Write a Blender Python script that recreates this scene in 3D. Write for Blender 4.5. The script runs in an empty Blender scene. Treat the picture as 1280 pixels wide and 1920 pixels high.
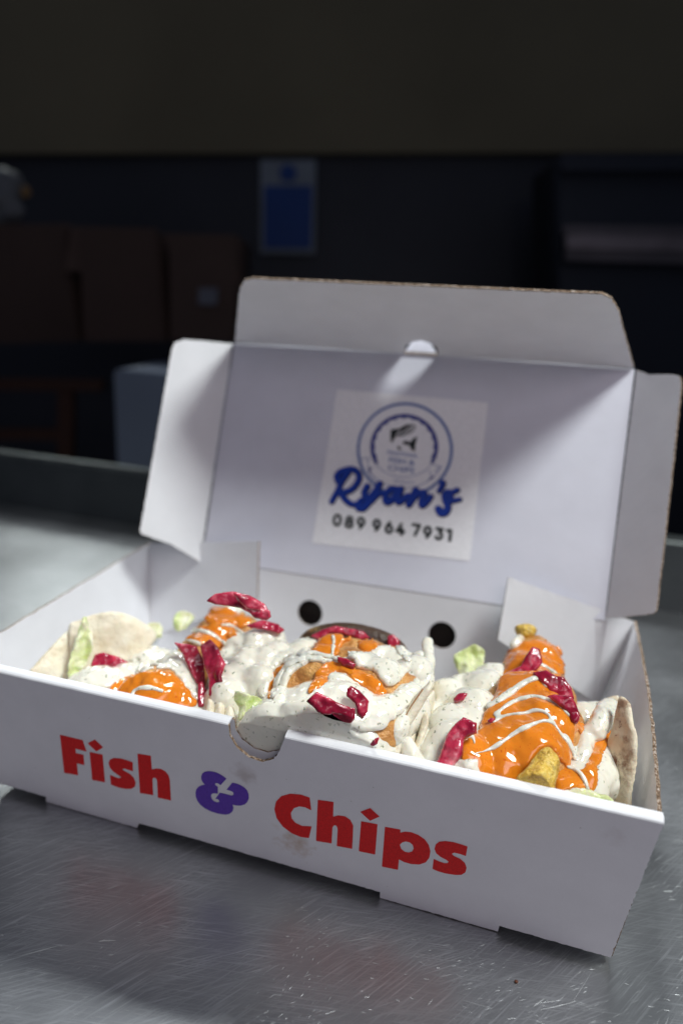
import bpy, bmesh, math, random
import numpy as np
from mathutils import Vector, Matrix, noise
from mathutils.bvhtree import BVHTree
random.seed(7)
scene = bpy.context.scene
COL = scene.collection

# ------------------------------------------------------------------ camera
CAM = np.array([.0786, -.2977, .242])
YAW, PITCH, ROLL, FPX = -.281, .2828, -.0424, 1188.7
def cam_basis():
    cy, sy, cp, sp = math.cos(YAW), math.sin(YAW), math.cos(PITCH), math.sin(PITCH)
    f = np.array([sy*cp, cy*cp, -sp]); r = np.array([cy, -sy, 0.]); d = np.cross(f, r)
    cr, sr = math.cos(ROLL), math.sin(ROLL)
    return cr*r+sr*d, -sr*r+cr*d, f
RGT, DWN, FWD = cam_basis()
cd = bpy.data.cameras.new('camera'); cam = bpy.data.objects.new('camera', cd); COL.objects.link(cam)
cam.matrix_world = Matrix(((RGT[0], -DWN[0], -FWD[0], CAM[0]), (RGT[1], -DWN[1], -FWD[1], CAM[1]),
                           (RGT[2], -DWN[2], -FWD[2], CAM[2]), (0, 0, 0, 1)))
cd.sensor_fit = 'VERTICAL'; cd.sensor_height = 36; cd.lens = 36*FPX/1920
cd.clip_start = .01; cd.clip_end = 50
cd.dof.use_dof = True; cd.dof.focus_distance = .262; cd.dof.aperture_fstop = 3.8
cd.dof.aperture_blades = 7
scene.camera = cam

# ------------------------------------------------------------------ light
w = bpy.data.worlds.new('World'); scene.world = w; w.use_nodes = True
bg = w.node_tree.nodes['Background']; bg.inputs[0].default_value = (.60, .68, 1, 1); bg.inputs[1].default_value = .09
def area(name, loc, target, sx, sy, power, color, spread=180):
    l = bpy.data.lights.new(name, 'AREA'); l.shape = 'RECTANGLE'; l.size = sx; l.size_y = sy
    l.energy = power; l.color = color; l.spread = math.radians(spread)
    o = bpy.data.objects.new(name, l); COL.objects.link(o); o.location = loc
    o.rotation_euler = (Vector(target)-Vector(loc)).to_track_quat('-Z', 'Y').to_euler()
    return o
area('ceiling_lamp', (.72, -.13, 1.40), (0, 0, .06), .36, .36, 2.7, (.95, 1, .97), 60)
area('ceiling_lamp', (-.25, 1.15, 1.55), (-.1, .0, 0), .5, .35, 4.5, (.93, .98, 1), 70)
area('ceiling_lamp', (-1.45, 1.5, 1.2), (-.45, .2, 0), .4, .35, .34, (.93, 1, .98), 45)
area('fill_light', (.45, -.68, .72), (0, 0, .06), .6, .4, .72, (1, .89, .94), 110)  # unseen fill lamp, added to brighten the front panel and lid
scene.view_settings.view_transform = 'Standard'; scene.view_settings.look = 'None'
scene.view_settings.exposure = 0; scene.view_settings.gamma = 1
scene.cycles.use_denoising = True
scene.cycles.max_bounces = 10
scene.cycles.sample_clamp_indirect = 6

# ------------------------------------------------------------------ helpers
def V(a): return Vector((float(a[0]), float(a[1]), float(a[2])))
def ray(x, y):
    d = RGT*(x-640)/FPX + DWN*(y-960)/FPX + FWD
    return d
def atz(x, y, z): d = ray(x, y); return CAM+d*((z-CAM[2])/d[2])
def aty(x, y, Y): d = ray(x, y); return CAM+d*((Y-CAM[1])/d[1])
def atd(x, y, D): return CAM+ray(x, y)*D
def atp(x, y, o, n): d = ray(x, y); return CAM+d*(np.dot(o-CAM, n)/np.dot(d, n))
def z1(*p): return [(a*.375, 1080+b*.375) for a, b in p]
def z2(*p): return [(380+a*.375, 1080+b*.375) for a, b in p]
def z3(*p): return [(780+a*.375, 1080+b*.375) for a, b in p]

def tag(o, label=None, cat=None, group=None, kind=None):
    if label: o['label'] = label
    if cat: o['category'] = cat
    if group: o['group'] = group
    if kind: o['kind'] = kind
    return o
def empty(name, loc):
    o = bpy.data.objects.new(name, None); COL.objects.link(o); o.location = loc
    o.empty_display_size = .02
    return o
def link(name, me, mats, parent=None, smooth=False):
    for m in (mats if isinstance(mats, (list, tuple)) else [mats]): me.materials.append(m)
    if smooth:
        me.polygons.foreach_set('use_smooth', [True]*len(me.polygons))
    o = bpy.data.objects.new(name, me); COL.objects.link(o)
    if parent is not None:
        o.parent = parent
        o.matrix_parent_inverse = Matrix.Translation(parent.location).inverted() if parent.type == 'EMPTY' else Matrix()
    return o

# ------------------------------------------------------------------ materials
def mat(name):
    m = bpy.data.materials.new(name); m.use_nodes = True
    nt = m.node_tree; b = nt.nodes['Principled BSDF']
    return m, nt, b
def N(nt, t, **k):
    n = nt.nodes.new(t)
    for a, v in k.items():
        if a in n.inputs: n.inputs[a].default_value = v
        else: setattr(n, a, v)
    return n
def coords(nt, scale=(1, 1, 1), rot=(0, 0, 0)):
    tc = N(nt, 'ShaderNodeTexCoord'); mp = N(nt, 'ShaderNodeMapping')
    mp.inputs['Scale'].default_value = scale; mp.inputs['Rotation'].default_value = rot
    nt.links.new(tc.outputs['Object'], mp.inputs[0]); return mp.outputs[0]
def ntex(nt, co, scale, detail=4, rough=.55, dist=0):
    n = N(nt, 'ShaderNodeTexNoise'); n.inputs['Scale'].default_value = scale
    n.inputs['Detail'].default_value = detail; n.inputs['Roughness'].default_value = rough
    n.inputs['Distortion'].default_value = dist
    nt.links.new(co, n.inputs['Vector']); return n.outputs['Fac']
def ramp(nt, fac, stops):
    r = N(nt, 'ShaderNodeValToRGB'); e = r.color_ramp.elements
    while len(e) < len(stops): e.new(.5)
    for i, (p, c) in enumerate(stops):
        e[i].position = p; e[i].color = (c, c, c, 1) if isinstance(c, (int, float)) else (*c, 1)
    nt.links.new(fac, r.inputs[0]); return r.outputs[0]
def mix(nt, fac, a, b, blend='MIX'):
    m = N(nt, 'ShaderNodeMix'); m.data_type = 'RGBA'; m.blend_type = blend
    for v, s in ((fac, m.inputs[0]), (a, m.inputs[6]), (b, m.inputs[7])):
        if isinstance(v, (int, float)): s.default_value = v
        elif isinstance(v, tuple): s.default_value = (*v, 1)
        else: nt.links.new(v, s)
    return m.outputs[2]
def math_(nt, op, a, b=0.):
    m = N(nt, 'ShaderNodeMath'); m.operation = op
    for v, s in ((a, m.inputs[0]), (b, m.inputs[1])):
        if isinstance(v, (int, float)): s.default_value = v
        else: nt.links.new(v, s)
    return m.outputs[0]
def bump(nt, b, h, dist, strength=1):
    n = N(nt, 'ShaderNodeBump'); n.inputs['Distance'].default_value = dist; n.inputs['Strength'].default_value = strength
    nt.links.new(h, n.inputs['Height']); nt.links.new(n.outputs[0], b.inputs['Normal']); return n

def card_material(name, base, dirt=True):
    m, nt, b = mat(name); co = coords(nt)
    f1 = ramp(nt, ntex(nt, co, 45, 5), [(.35, tuple(c*.95 for c in base)), (.65, base)])
    grain = ntex(nt, co, 1500, 3)
    c = mix(nt, ramp(nt, grain, [(.4, 0.), (.6, .12)]), f1, tuple(c*.85 for c in base))
    if dirt:
        vo = N(nt, 'ShaderNodeTexVoronoi'); vo.inputs['Scale'].default_value = 130; nt.links.new(co, vo.inputs['Vector'])
        sp = math_(nt, 'LESS_THAN', vo.outputs['Distance'], .035)
        sp = math_(nt, 'MULTIPLY', sp, math_(nt, 'GREATER_THAN', ntex(nt, co, 30, 2), .5))
        c = mix(nt, math_(nt, 'MULTIPLY', sp, .6), c, (.25, .2, .17))
    nt.links.new(c, b.inputs['Base Color'])
    b.inputs['Roughness'].default_value = .48; b.inputs['Specular IOR Level'].default_value = .35
    bump(nt, b, math_(nt, 'ADD', math_(nt, 'MULTIPLY', grain, .06), ntex(nt, co, 60, 3)), .0006, .5)
    return m
M = {}
M['card'] = card_material('white_card', (.80, .80, .83))
def front_card():
    m = card_material('white_card_stained', (.74, .72, .76)); nt = m.node_tree; b = nt.nodes['Principled BSDF']
    src = b.inputs['Base Color'].links[0].from_socket
    tc = N(nt, 'ShaderNodeTexCoord'); co = tc.outputs['Object']; c = src
    for (px, py, r, s, colr) in ((548, 1605, .012, .8, (.45, .30, .20)), (510, 1573, .006, .5, (.5, .38, .28)), (460, 1452, .007, .45, (.30, .22, .20)), (1150, 1560, .006, .35, (.45, .38, .38)), (300, 1545, .004, .3, (.3, .28, .3))):
        p = aty(px, py, -.083)
        d = N(nt, 'ShaderNodeVectorMath'); d.operation = 'DISTANCE'; nt.links.new(co, d.inputs[0]); d.inputs[1].default_value = tuple(p)
        nn = math_(nt, 'ADD', math_(nt, 'DIVIDE', d.outputs['Value'], r), math_(nt, 'MULTIPLY', math_(nt, 'SUBTRACT', ntex(nt, co, 220, 4), .5), 1.6))
        f = ramp(nt, nn, [(.2, s), (.95, 0.)])
        c = mix(nt, f, c, colr)
    nt.links.new(c, b.inputs['Base Color']); return m
M['front_card'] = front_card()
M['lid_card_shaded'] = card_material('shaded_lid_card', (.66, .66, .74))  # same white card, darkened and tinted lavender for the shade on the lid
def kraft():
    m, nt, b = mat('kraft_edge'); co = coords(nt)
    f = ntex(nt, co, 900, 3)
    c = ramp(nt, f, [(.38, (.10, .06, .035)), (.52, (.27, .18, .115)), (.66, (.52, .45, .40))])
    nt.links.new(c, b.inputs['Base Color']); b.inputs['Roughness'].default_value = .9
    bump(nt, b, f, .001); return m
M['kraft'] = kraft()
def ink(name, colr, rough=.4, worn=.0):
    m, nt, b = mat(name); co = coords(nt)
    f = ramp(nt, ntex(nt, co, 1300, 4), [(.3, tuple(x*.82 for x in colr)), (.7, tuple(min(1, x*1.12) for x in colr))])
    g = ramp(nt, ntex(nt, co, 700, 6, .8), [(.70, 0.), (.76, worn)])
    nt.links.new(mix(nt, g, f, (.55, .5, .55)), b.inputs['Base Color']); b.inputs['Roughness'].default_value = rough; b.inputs['Specular IOR Level'].default_value = .25
    bump(nt, b, ntex(nt, co, 900, 3), .0002, .5); return m
M['red_ink'] = ink('red_ink', (.68, .010, .012), .6, .35)
M['purple_ink'] = ink('purple_ink', (.11, .04, .40), .5, .5)
M['blue_ink'] = ink('blue_ink', (.012, .045, .33))
M['navy_ink'] = ink('navy_ink', (.01, .015, .09))
M['ring_ink'] = ink('ring_ink', (.13, .19, .42))
M['faint_ink'] = ink('faint_ink', (.36, .39, .55))
M['deep_ring_ink'] = ink('deep_ring_ink', (.035, .045, .25))
M['black_ink'] = ink('black_ink', (.01, .016, .015))
M['sticker'] = ink('sticker_paper', (.84, .83, .86), .4)

def steel(name, base=(.38, .388, .40), rough=.35, scratch=True):
    m, nt, b = mat(name); b.inputs['Metallic'].default_value = .96
    tc = N(nt, 'ShaderNodeTexCoord'); obj = tc.outputs['Object']
    blot = ntex(nt, obj, 9, 5, .6)
    # long gently curved scratches: thresholded, strongly stretched noise
    total = None
    if scratch:
        for i, (ang, sc, lo, hi, st) in enumerate(((.62, 1500, .67, .74, 16), (1.0, 1500, .71, .76, 14), (.30, 900, .735, .76, 12), (.1, 1300, .72, .76, 16))):
            mp = N(nt, 'ShaderNodeMapping'); mp.inputs['Rotation'].default_value = (0, 0, -ang)
            wob = N(nt, 'ShaderNodeTexNoise'); wob.inputs['Scale'].default_value = 5+i; nt.links.new(obj, wob.inputs['Vector'])
            va = N(nt, 'ShaderNodeVectorMath'); va.operation = 'SCALE'; va.inputs['Scale'].default_value = .06
            nt.links.new(wob.outputs['Color'], va.inputs[0])
            ad = N(nt, 'ShaderNodeVectorMath'); ad.operation = 'ADD'; nt.links.new(obj, ad.inputs[0]); nt.links.new(va.outputs[0], ad.inputs[1])
            nt.links.new(ad.outputs[0], mp.inputs[0])
            sm = N(nt, 'ShaderNodeMapping'); sm.inputs['Scale'].default_value = (st/sc, 1, 1); sm.inputs['Location'].default_value = (i*1.7, i*.9, i)
            nt.links.new(mp.outputs[0], sm.inputs[0])
            f = ntex(nt, sm.outputs[0], sc, 1, .5)
            r = ramp(nt, f, [(lo, 0.), (hi, 1.)])
            # only some stretches of each line are deep enough to show
            r = math_(nt, 'MULTIPLY', r, ramp(nt, ntex(nt, obj, 14+3*i, 2), [(.42, .15), (.6, 1.)]))
            total = r if total is None else math_(nt, 'MAXIMUM', total, r)
    mp = N(nt, 'ShaderNodeMapping'); mp.inputs['Scale'].default_value = (.02, 1, 1); mp.inputs['Rotation'].default_value = (0, 0, .15)
    nt.links.new(obj, mp.inputs[0]); brush = ntex(nt, mp.outputs[0], 1800, 2)
    grains = None
    for ang, sc in ((.62, 1500), (.95, 1100), (.2, 1700)):
        g1 = N(nt, 'ShaderNodeMapping'); g1.inputs['Rotation'].default_value = (0, 0, -ang); nt.links.new(obj, g1.inputs[0])
        g2 = N(nt, 'ShaderNodeMapping'); g2.inputs['Scale'].default_value = (.035, 1, 1); nt.links.new(g1.outputs[0], g2.inputs[0])
        gg = math_(nt, 'MULTIPLY', ramp(nt, ntex(nt, g2.outputs[0], sc, 2), [(.50, 0.), (.72, 1.)]), ramp(nt, ntex(nt, obj, 11+sc/90, 3), [(.38, 0.), (.62, 1.)]))
        grains = gg if grains is None else math_(nt, 'MAXIMUM', grains, gg)
    rr = math_(nt, 'ADD', math_(nt, 'MULTIPLY', blot, .22), rough-.11)
    c = mix(nt, ramp(nt, blot, [(.3, 0.), (.7, 1.)]), tuple(x*.86 for x in base), base)
    c = mix(nt, math_(nt, 'MULTIPLY', grains, .55), c, tuple(min(1, x*1.9) for x in base))
    h = math_(nt, 'ADD', math_(nt, 'MULTIPLY', brush, .10), math_(nt, 'MULTIPLY', grains, .5))
    if total is not None:
        rr = math_(nt, 'ADD', rr, math_(nt, 'MULTIPLY', total, .12))
        h = math_(nt, 'SUBTRACT', h, total)
        c = mix(nt, math_(nt, 'MULTIPLY', total, .4), c, (.75, .77, .76))
    nt.links.new(c, b.inputs['Base Color']); nt.links.new(rr, b.inputs['Roughness'])
    bump(nt, b, h, .00004, .7)
    return m
M['worktop'] = steel('scratched_steel')
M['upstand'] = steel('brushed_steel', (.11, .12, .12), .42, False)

def sauce(name, base, speck, sp_scale, sp_thr, rough, sss, sp2=None, vary=.9):
    m, nt, b = mat(name); co = coords(nt)
    wob = N(nt, 'ShaderNodeTexNoise'); wob.inputs['Scale'].default_value = 500; nt.links.new(co, wob.inputs['Vector'])
    va = N(nt, 'ShaderNodeVectorMath'); va.operation = 'MULTIPLY_ADD'; nt.links.new(wob.outputs['Color'], va.inputs[0])
    va.inputs[1].default_value = (.0035, .0035, .0035); nt.links.new(co, va.inputs[2])
    c = mix(nt, ramp(nt, ntex(nt, co, 90, 3), [(.3, 0.), (.7, 1.)]), tuple(x*vary for x in base), base)
    for k, (sc, th, keep, colr) in enumerate([(sp_scale, sp_thr, .45, speck)]+(sp2 or [])):
        vo = N(nt, 'ShaderNodeTexVoronoi'); vo.inputs['Scale'].default_value = sc
        st = N(nt, 'ShaderNodeMapping'); st.inputs['Scale'].default_value = (1, .55, 1); st.inputs['Location'].default_value = (k*.37, k*.11, 0)
        nt.links.new(va.outputs[0], st.inputs[0]); nt.links.new(st.outputs[0], vo.inputs['Vector'])
        f = ramp(nt, vo.outputs['Distance'], [(th*.7, 1.), (th*1.3, 0.)])
        sx = N(nt, 'ShaderNodeSeparateColor'); nt.links.new(vo.outputs['Color'], sx.inputs[0])
        f = math_(nt, 'MULTIPLY', f, math_(nt, 'GREATER_THAN', sx.outputs[0], keep))
        f = math_(nt, 'MULTIPLY', f, math_(nt, 'MULTIPLY', sx.outputs[1], .95))
        c = mix(nt, f, c, colr)
    nt.links.new(c, b.inputs['Base Color'])
    b.inputs['Roughness'].default_value = rough
    b.inputs['Subsurface Weight'].default_value = sss; b.inputs['Subsurface Radius'].default_value = (1, .7, .45); b.inputs['Subsurface Scale'].default_value = .004
    b.inputs['Coat Weight'].default_value = .9; b.inputs['Coat Roughness'].default_value = .05
    bump(nt, b, math_(nt, 'ADD', ntex(nt, co, 130, 2), math_(nt, 'MULTIPLY', ntex(nt, co, 380, 2), .18)), .0007, .5)
    return m
M['white_sauce'] = sauce('white_sauce', (.88, .845, .73), (.14, .17, .08), 500, .24, .16, .35,
                         [(230, .10, .8, (.15, .2, .08)), (300, .08, .93, (.75, .25, .05))])
M['orange_sauce'] = sauce('orange_sauce', (.82, .245, .014), (.55, .05, .01), 800, .2, .14, .35, vary=.88)
def rough_food(name, stops, scale, rough, bd, fine=700, sss=.15, extra=None):
    m, nt, b = mat(name); co = coords(nt)
    c = ramp(nt, ntex(nt, co, scale, 6, .65, .3), stops)
    if extra: c = extra(nt, co, c)
    nt.links.new(c, b.inputs['Base Color']); b.inputs['Roughness'].default_value = rough
    b.inputs['Subsurface Weight'].default_value = sss; b.inputs['Subsurface Radius'].default_value = (1, .5, .25); b.inputs['Subsurface Scale'].default_value = .002
    bump(nt, b, math_(nt, 'ADD', ntex(nt, co, scale*1.7, 4), math_(nt, 'MULTIPLY', ntex(nt, co, fine, 4), .35)), bd)
    return m
M['batter'] = rough_food('golden_batter', [(.3, (.36, .13, .03)), (.5, (.60, .28, .08)), (.7, (.74, .42, .14))], 120, .32, .002)
M['potato'] = rough_food('fried_potato', [(.3, (.52, .27, .03)), (.5, (.76, .50, .08)), (.7, (.84, .68, .26))], 150, .22, .003)
def char(nt, co, c):
    q_ = aty(662, 1238, -.006)
    sb = N(nt, 'ShaderNodeVectorMath'); sb.operation = 'SUBTRACT'; nt.links.new(co, sb.inputs[0]); sb.inputs[1].default_value = tuple(q_)
    ml = N(nt, 'ShaderNodeVectorMath'); ml.operation = 'MULTIPLY'; nt.links.new(sb.outputs[0], ml.inputs[0]); ml.inputs[1].default_value = (.65, 1, 1)
    d = N(nt, 'ShaderNodeVectorMath'); d.operation = 'LENGTH'; nt.links.new(ml.outputs[0], d.inputs[0])
    f = math_(nt, 'ADD', math_(nt, 'DIVIDE', d.outputs['Value'], .0225), math_(nt, 'MULTIPLY', math_(nt, 'SUBTRACT', ntex(nt, co, 110, 6, .7), .5), .7))
    return mix(nt, ramp(nt, f, [(.52, .0), (.64, 1.), (.93, .95), (1., .3)]), c, (.035, .012, .006))
M['bun'] = rough_food('charred_bun', [(.35, (.52, .24, .05)), (.5, (.72, .50, .18)), (.7, (.80, .66, .30))], 60, .35, .0015, extra=char)
def toast(nt, co, c):
    c = mix(nt, ramp(nt, ntex(nt, co, 110, 5, .6), [(.58, 0.), (.70, .35)]), c, (.60, .38, .18))
    c = mix(nt, ramp(nt, ntex(nt, co, 120, 6, .75, .6), [(.62, 0.), (.69, .95)]), c, (.14, .045, .015))
    TOp = np.array(aty(1150, 1420, -.045)); TOn = np.array((-.75, -.55, .35))
    for (px, py, rr_, s_) in ((985, 930, .0045, 1.), (978, 965, .0035, .9), (1058, 825, .003, .9), (1068, 900, .005, .7), (1062, 960, .004, .8), (1040, 640, .004, .8), (1055, 1030, .003, .7), (1040, 1090, .002, .8), (1010, 770, .002, .7)):
        q = z3((px, py))[0]; d = N(nt, 'ShaderNodeVectorMath'); d.operation = 'DISTANCE'; nt.links.new(co, d.inputs[0]); d.inputs[1].default_value = tuple(atp(q[0], q[1], TOp, TOn))
        f = math_(nt, 'ADD', math_(nt, 'DIVIDE', d.outputs['Value'], rr_*1.15), math_(nt, 'MULTIPLY', math_(nt, 'SUBTRACT', ntex(nt, co, 350, 5, .7), .5), 1.8))
        c = mix(nt, ramp(nt, f, [(.3, s_), (.8, 0.)]), c, (.20, .07, .025))
    return c
M['tortilla'] = rough_food('flour_tortilla', [(.3, (.66, .55, .38)), (.5, (.76, .67, .50)), (.7, (.80, .73, .58))], 70, .55, .0012, 500, .2, toast)
def soft(nt, co, c):
    return mix(nt, ramp(nt, ntex(nt, co, 120, 5, .6), [(.62, 0.), (.75, .35)]), c, (.60, .42, .22))
M['pale_tortilla'] = rough_food('pale_tortilla', [(.3, (.66, .56, .40)), (.5, (.76, .69, .54)), (.7, (.80, .75, .62))], 90, .5, .0012, 500, .2, soft)
def onion():
    m, nt, b = mat('pickled_red_onion'); tc = N(nt, 'ShaderNodeTexCoord')
    mp = N(nt, 'ShaderNodeMapping'); mp.inputs['Scale'].default_value = (1, .3, 1); nt.links.new(tc.outputs['Object'], mp.inputs[0])
    c = ramp(nt, ntex(nt, mp.outputs[0], 110, 4, .55, .5), [(.32, (.16, .003, .014)), (.45, (.34, .010, .04)), (.56, (.52, .035, .08)), (.65, (.68, .15, .20)), (.78, (.82, .45, .46))])
    nt.links.new(c, b.inputs['Base Color']); b.inputs['Roughness'].default_value = .16
    b.inputs['Subsurface Weight'].default_value = .5; b.inputs['Subsurface Radius'].default_value = (1, .15, .2); b.inputs['Subsurface Scale'].default_value = .002
    b.inputs['Coat Weight'].default_value = .4; b.inputs['Coat Roughness'].default_value = .06
    bump(nt, b, math_(nt, 'ADD', math_(nt, 'MULTIPLY', ntex(nt, mp.outputs[0], 420, 3), .3), ntex(nt, mp.outputs[0], 130, 3)), .0010)
    return m
M['onion'] = onion()
def lettuce():
    m, nt, b = mat('lettuce_leaf'); co = coords(nt)
    c = ramp(nt, ntex(nt, co, 70, 5, .6, .8), [(.3, (.44, .54, .18)), (.5, (.66, .73, .40)), (.7, (.86, .86, .68))])
    nt.links.new(c, b.inputs['Base Color']); b.inputs['Roughness'].default_value = .3
    b.inputs['Subsurface Weight'].default_value = .6; b.inputs['Subsurface Radius'].default_value = (.7, 1, .3); b.inputs['Subsurface Scale'].default_value = .003
    bump(nt, b, ntex(nt, co, 150, 4), .002); return m
M['lettuce'] = lettuce()
def plain(name, colr, rough=.7, metal=0, scale=6, var=.8):
    m, nt, b = mat(name); co = coords(nt)
    nt.links.new(ramp(nt, ntex(nt, co, scale, 5), [(.3, tuple(x*var for x in colr)), (.7, colr)]), b.inputs['Base Color'])
    b.inputs['Roughness'].default_value = rough; b.inputs['Metallic'].default_value = metal; return m

# ------------------------------------------------------------------ flat panels
def frame(o, n, up=(0, 0, 1)):
    n = V(n).normalized(); u = V(up).cross(n).normalized(); v = n.cross(u)
    return V(o), u, v, n
def plane_pts(fr, pts):
    o, u, v, n = fr; out = []
    for p in pts:
        q = V(atp(p[0], p[1], np.array(o), np.array(n))) - o
        out.append((q.dot(u), q.dot(v)))
    return out
def to_local(fr, p3):
    o, u, v, n = fr; out = []
    for p in p3:
        q = V(p)-o; out.append((q.dot(u), q.dot(v)))
    return out
def rounded(pts, idx, r, k=5):
    out = []; L = len(pts)
    for i, p in enumerate(pts):
        if i not in idx: out.append(p); continue
        a, b = Vector(pts[i-1]), Vector(pts[(i+1) % L]); p = Vector(p)
        p0 = p+(a-p).normalized()*min(r, (a-p).length*.45); p1 = p+(b-p).normalized()*min(r, (b-p).length*.45)
        for j in range(k+1):
            t = j/k; q = p0*(1-t)**2+p*2*t*(1-t)+p1*t*t; out.append((q.x, q.y))
    return out
def rough_line(pts, amp, step=.0012, skip=()):
    out = []; L = len(pts)
    for i in range(L):
        a, b = Vector(pts[i]), Vector(pts[(i+1) % L]); d = b-a; out.append((a.x, a.y))
        if i in skip or d.length < step*3: continue
        nn = Vector((-d.y, d.x)).normalized(); k = int(d.length/step)
        for j in range(1, k):
            q = a+d*j/k+nn*random.gauss(0, amp); out.append((q.x, q.y))
    return out
def panel(name, fr, outline, t, face_mat, parent, holes=(), back=True, edge=None, bevel=0):
    """a slab: front face on the frame plane, thickness t behind it"""
    o, u, v, n = fr
    cu = bpy.data.curves.new(name, 'CURVE'); cu.dimensions = '2D'; cu.fill_mode = 'BOTH'; cu.extrude = t/2
    for ring in [outline]+list(holes):
        s = cu.splines.new('POLY'); s.points.add(len(ring)-1); s.use_cyclic_u = True
        for i, p in enumerate(ring): s.points[i].co = (p[0], p[1], 0, 1)
    tmp = bpy.data.objects.new('tmp', cu); COL.objects.link(tmp)
    bpy.context.view_layer.update()
    me = bpy.data.meshes.new_from_object(tmp.evaluated_get(bpy.context.evaluated_depsgraph_get()))
    bpy.data.objects.remove(tmp); bpy.data.curves.remove(cu)
    bm = bmesh.new(); bm.from_mesh(me); bmesh.ops.remove_doubles(bm, verts=bm.verts, dist=1e-6)
    R = Matrix(((u.x, v.x, n.x), (u.y, v.y, n.y), (u.z, v.z, n.z)))
    for f in bm.faces: f.material_index = 0 if abs(f.normal.z) > .5 else 1
    for vt in bm.verts: vt.co = R @ (vt.co-Vector((0, 0, t/2))) + o
    me.materials.clear(); bm.to_mesh(me); bm.free(); me.name = name
    return link(name, me, [face_mat, edge or face_mat], parent)

# masks -> flat filled shapes (lettering): signed distance + marching squares
def sd_poly(P, pts):
    pts = np.array(pts); d = np.full(P.shape[0], 1e9); inside = np.zeros(P.shape[0], bool)
    for i in range(len(pts)):
        a, b = pts[i], pts[(i+1) % len(pts)]; ab = b-a; ap = P-a
        t = np.clip((ap@ab)/max(ab@ab, 1e-18), 0, 1); q = ap-t[:, None]*ab
        d = np.minimum(d, np.hypot(q[:, 0], q[:, 1]))
        c = ((a[1] > P[:, 1]) != (b[1] > P[:, 1]))
        with np.errstate(divide='ignore', invalid='ignore'):
            xx = a[0]+(P[:, 1]-a[1])*(b[0]-a[0])/(b[1]-a[1])
        inside ^= c & (P[:, 0] < xx)
    return np.where(inside, -d, d)
def sd_stroke(P, pts, r):
    pts = np.array(pts, float); d = np.full(P.shape[0], 1e9)
    rr = r if hasattr(r, '__len__') else [r]*len(pts)
    for i in range(len(pts)-1):
        a, b = pts[i], pts[i+1]; ab = b-a; ap = P-a
        t = np.clip((ap@ab)/max(ab@ab, 1e-18), 0, 1); q = ap-t[:, None]*ab
        d = np.minimum(d, np.hypot(q[:, 0], q[:, 1])-(rr[i]*(1-t)+rr[i+1]*t))
    return d
def fill_cells(F, x0, y0, h):
    """marching squares on a grid of signed values, negative inside; returns verts2d, polys"""
    ny, nx = F.shape; vid = {}; verts = []; polys = []
    def vert(key, x, y):
        if key not in vid: vid[key] = len(verts); verts.append((x, y))
        return vid[key]
    ins = F < 0
    any_ = ins[:-1, :-1] | ins[1:, :-1] | ins[:-1, 1:] | ins[1:, 1:]
    for j, i in zip(*np.nonzero(any_)):
        cs = [(i, j), (i+1, j), (i+1, j+1), (i, j+1)]; poly = []
        for k in range(4):
            a, b = cs[k], cs[(k+1) % 4]; fa, fb = F[a[1], a[0]], F[b[1], b[0]]
            if fa < 0: poly.append(vert(a, x0+a[0]*h, y0+a[1]*h))
            if (fa < 0) != (fb < 0):
                t = min(.98, max(.02, fa/(fa-fb))); key = (min(a, b), max(a, b))
                poly.append(vert(key, x0+(a[0]+(b[0]-a[0])*t)*h, y0+(a[1]+(b[1]-a[1])*t)*h))
        if len(poly) >= 3: polys.append(poly)
    return verts, polys
def decal(name, fr, sdf, box, h, lift, m, parent):
    """thin print following a signed distance function in the frame's plane"""
    x0, y0, x1, y1 = box; nx, ny = int((x1-x0)/h)+2, int((y1-y0)/h)+2
    X, Y = np.meshgrid(x0+np.arange(nx)*h, y0+np.arange(ny)*h); P = np.stack([X.ravel(), Y.ravel()], 1)
    F = sdf(P).reshape(ny, nx); vs, ps = fill_cells(F, x0, y0, h)
    o, u, v, n = fr
    me = bpy.data.meshes.new(name); me.from_pydata([o+u*a+v*b+n*lift for a, b in vs], [], ps); me.update()
    return link(name, me, m, parent)
def smooth_ring(pts, k=4):
    """closed Catmull-Rom through the points"""
    out = []; L = len(pts)
    for i in range(L):
        p0, p1, p2, p3 = (np.array(pts[(i+j-1) % L], float) for j in range(4))
        for s in range(k):
            t = s/k; out.append(tuple(.5*((2*p1)+(-p0+p2)*t+(2*p0-5*p1+4*p2-p3)*t*t+(-p0+3*p1-3*p2+p3)*t**3)))
    return out
def spline(pts, n):
    pts = [np.array(p, float) for p in pts]; P = [pts[0]]+pts+[pts[-1]]; out = []
    seg = len(pts)-1
    for j in range(n+1):
        s = j/n*seg; i = min(int(s), seg-1); t = s-i; p0, p1, p2, p3 = P[i], P[i+1], P[i+2], P[i+3]
        out.append(.5*((2*p1)+(-p0+p2)*t+(2*p0-5*p1+4*p2-p3)*t*t+(-p0+3*p1-3*p2+p3)*t**3))
    return out

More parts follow.
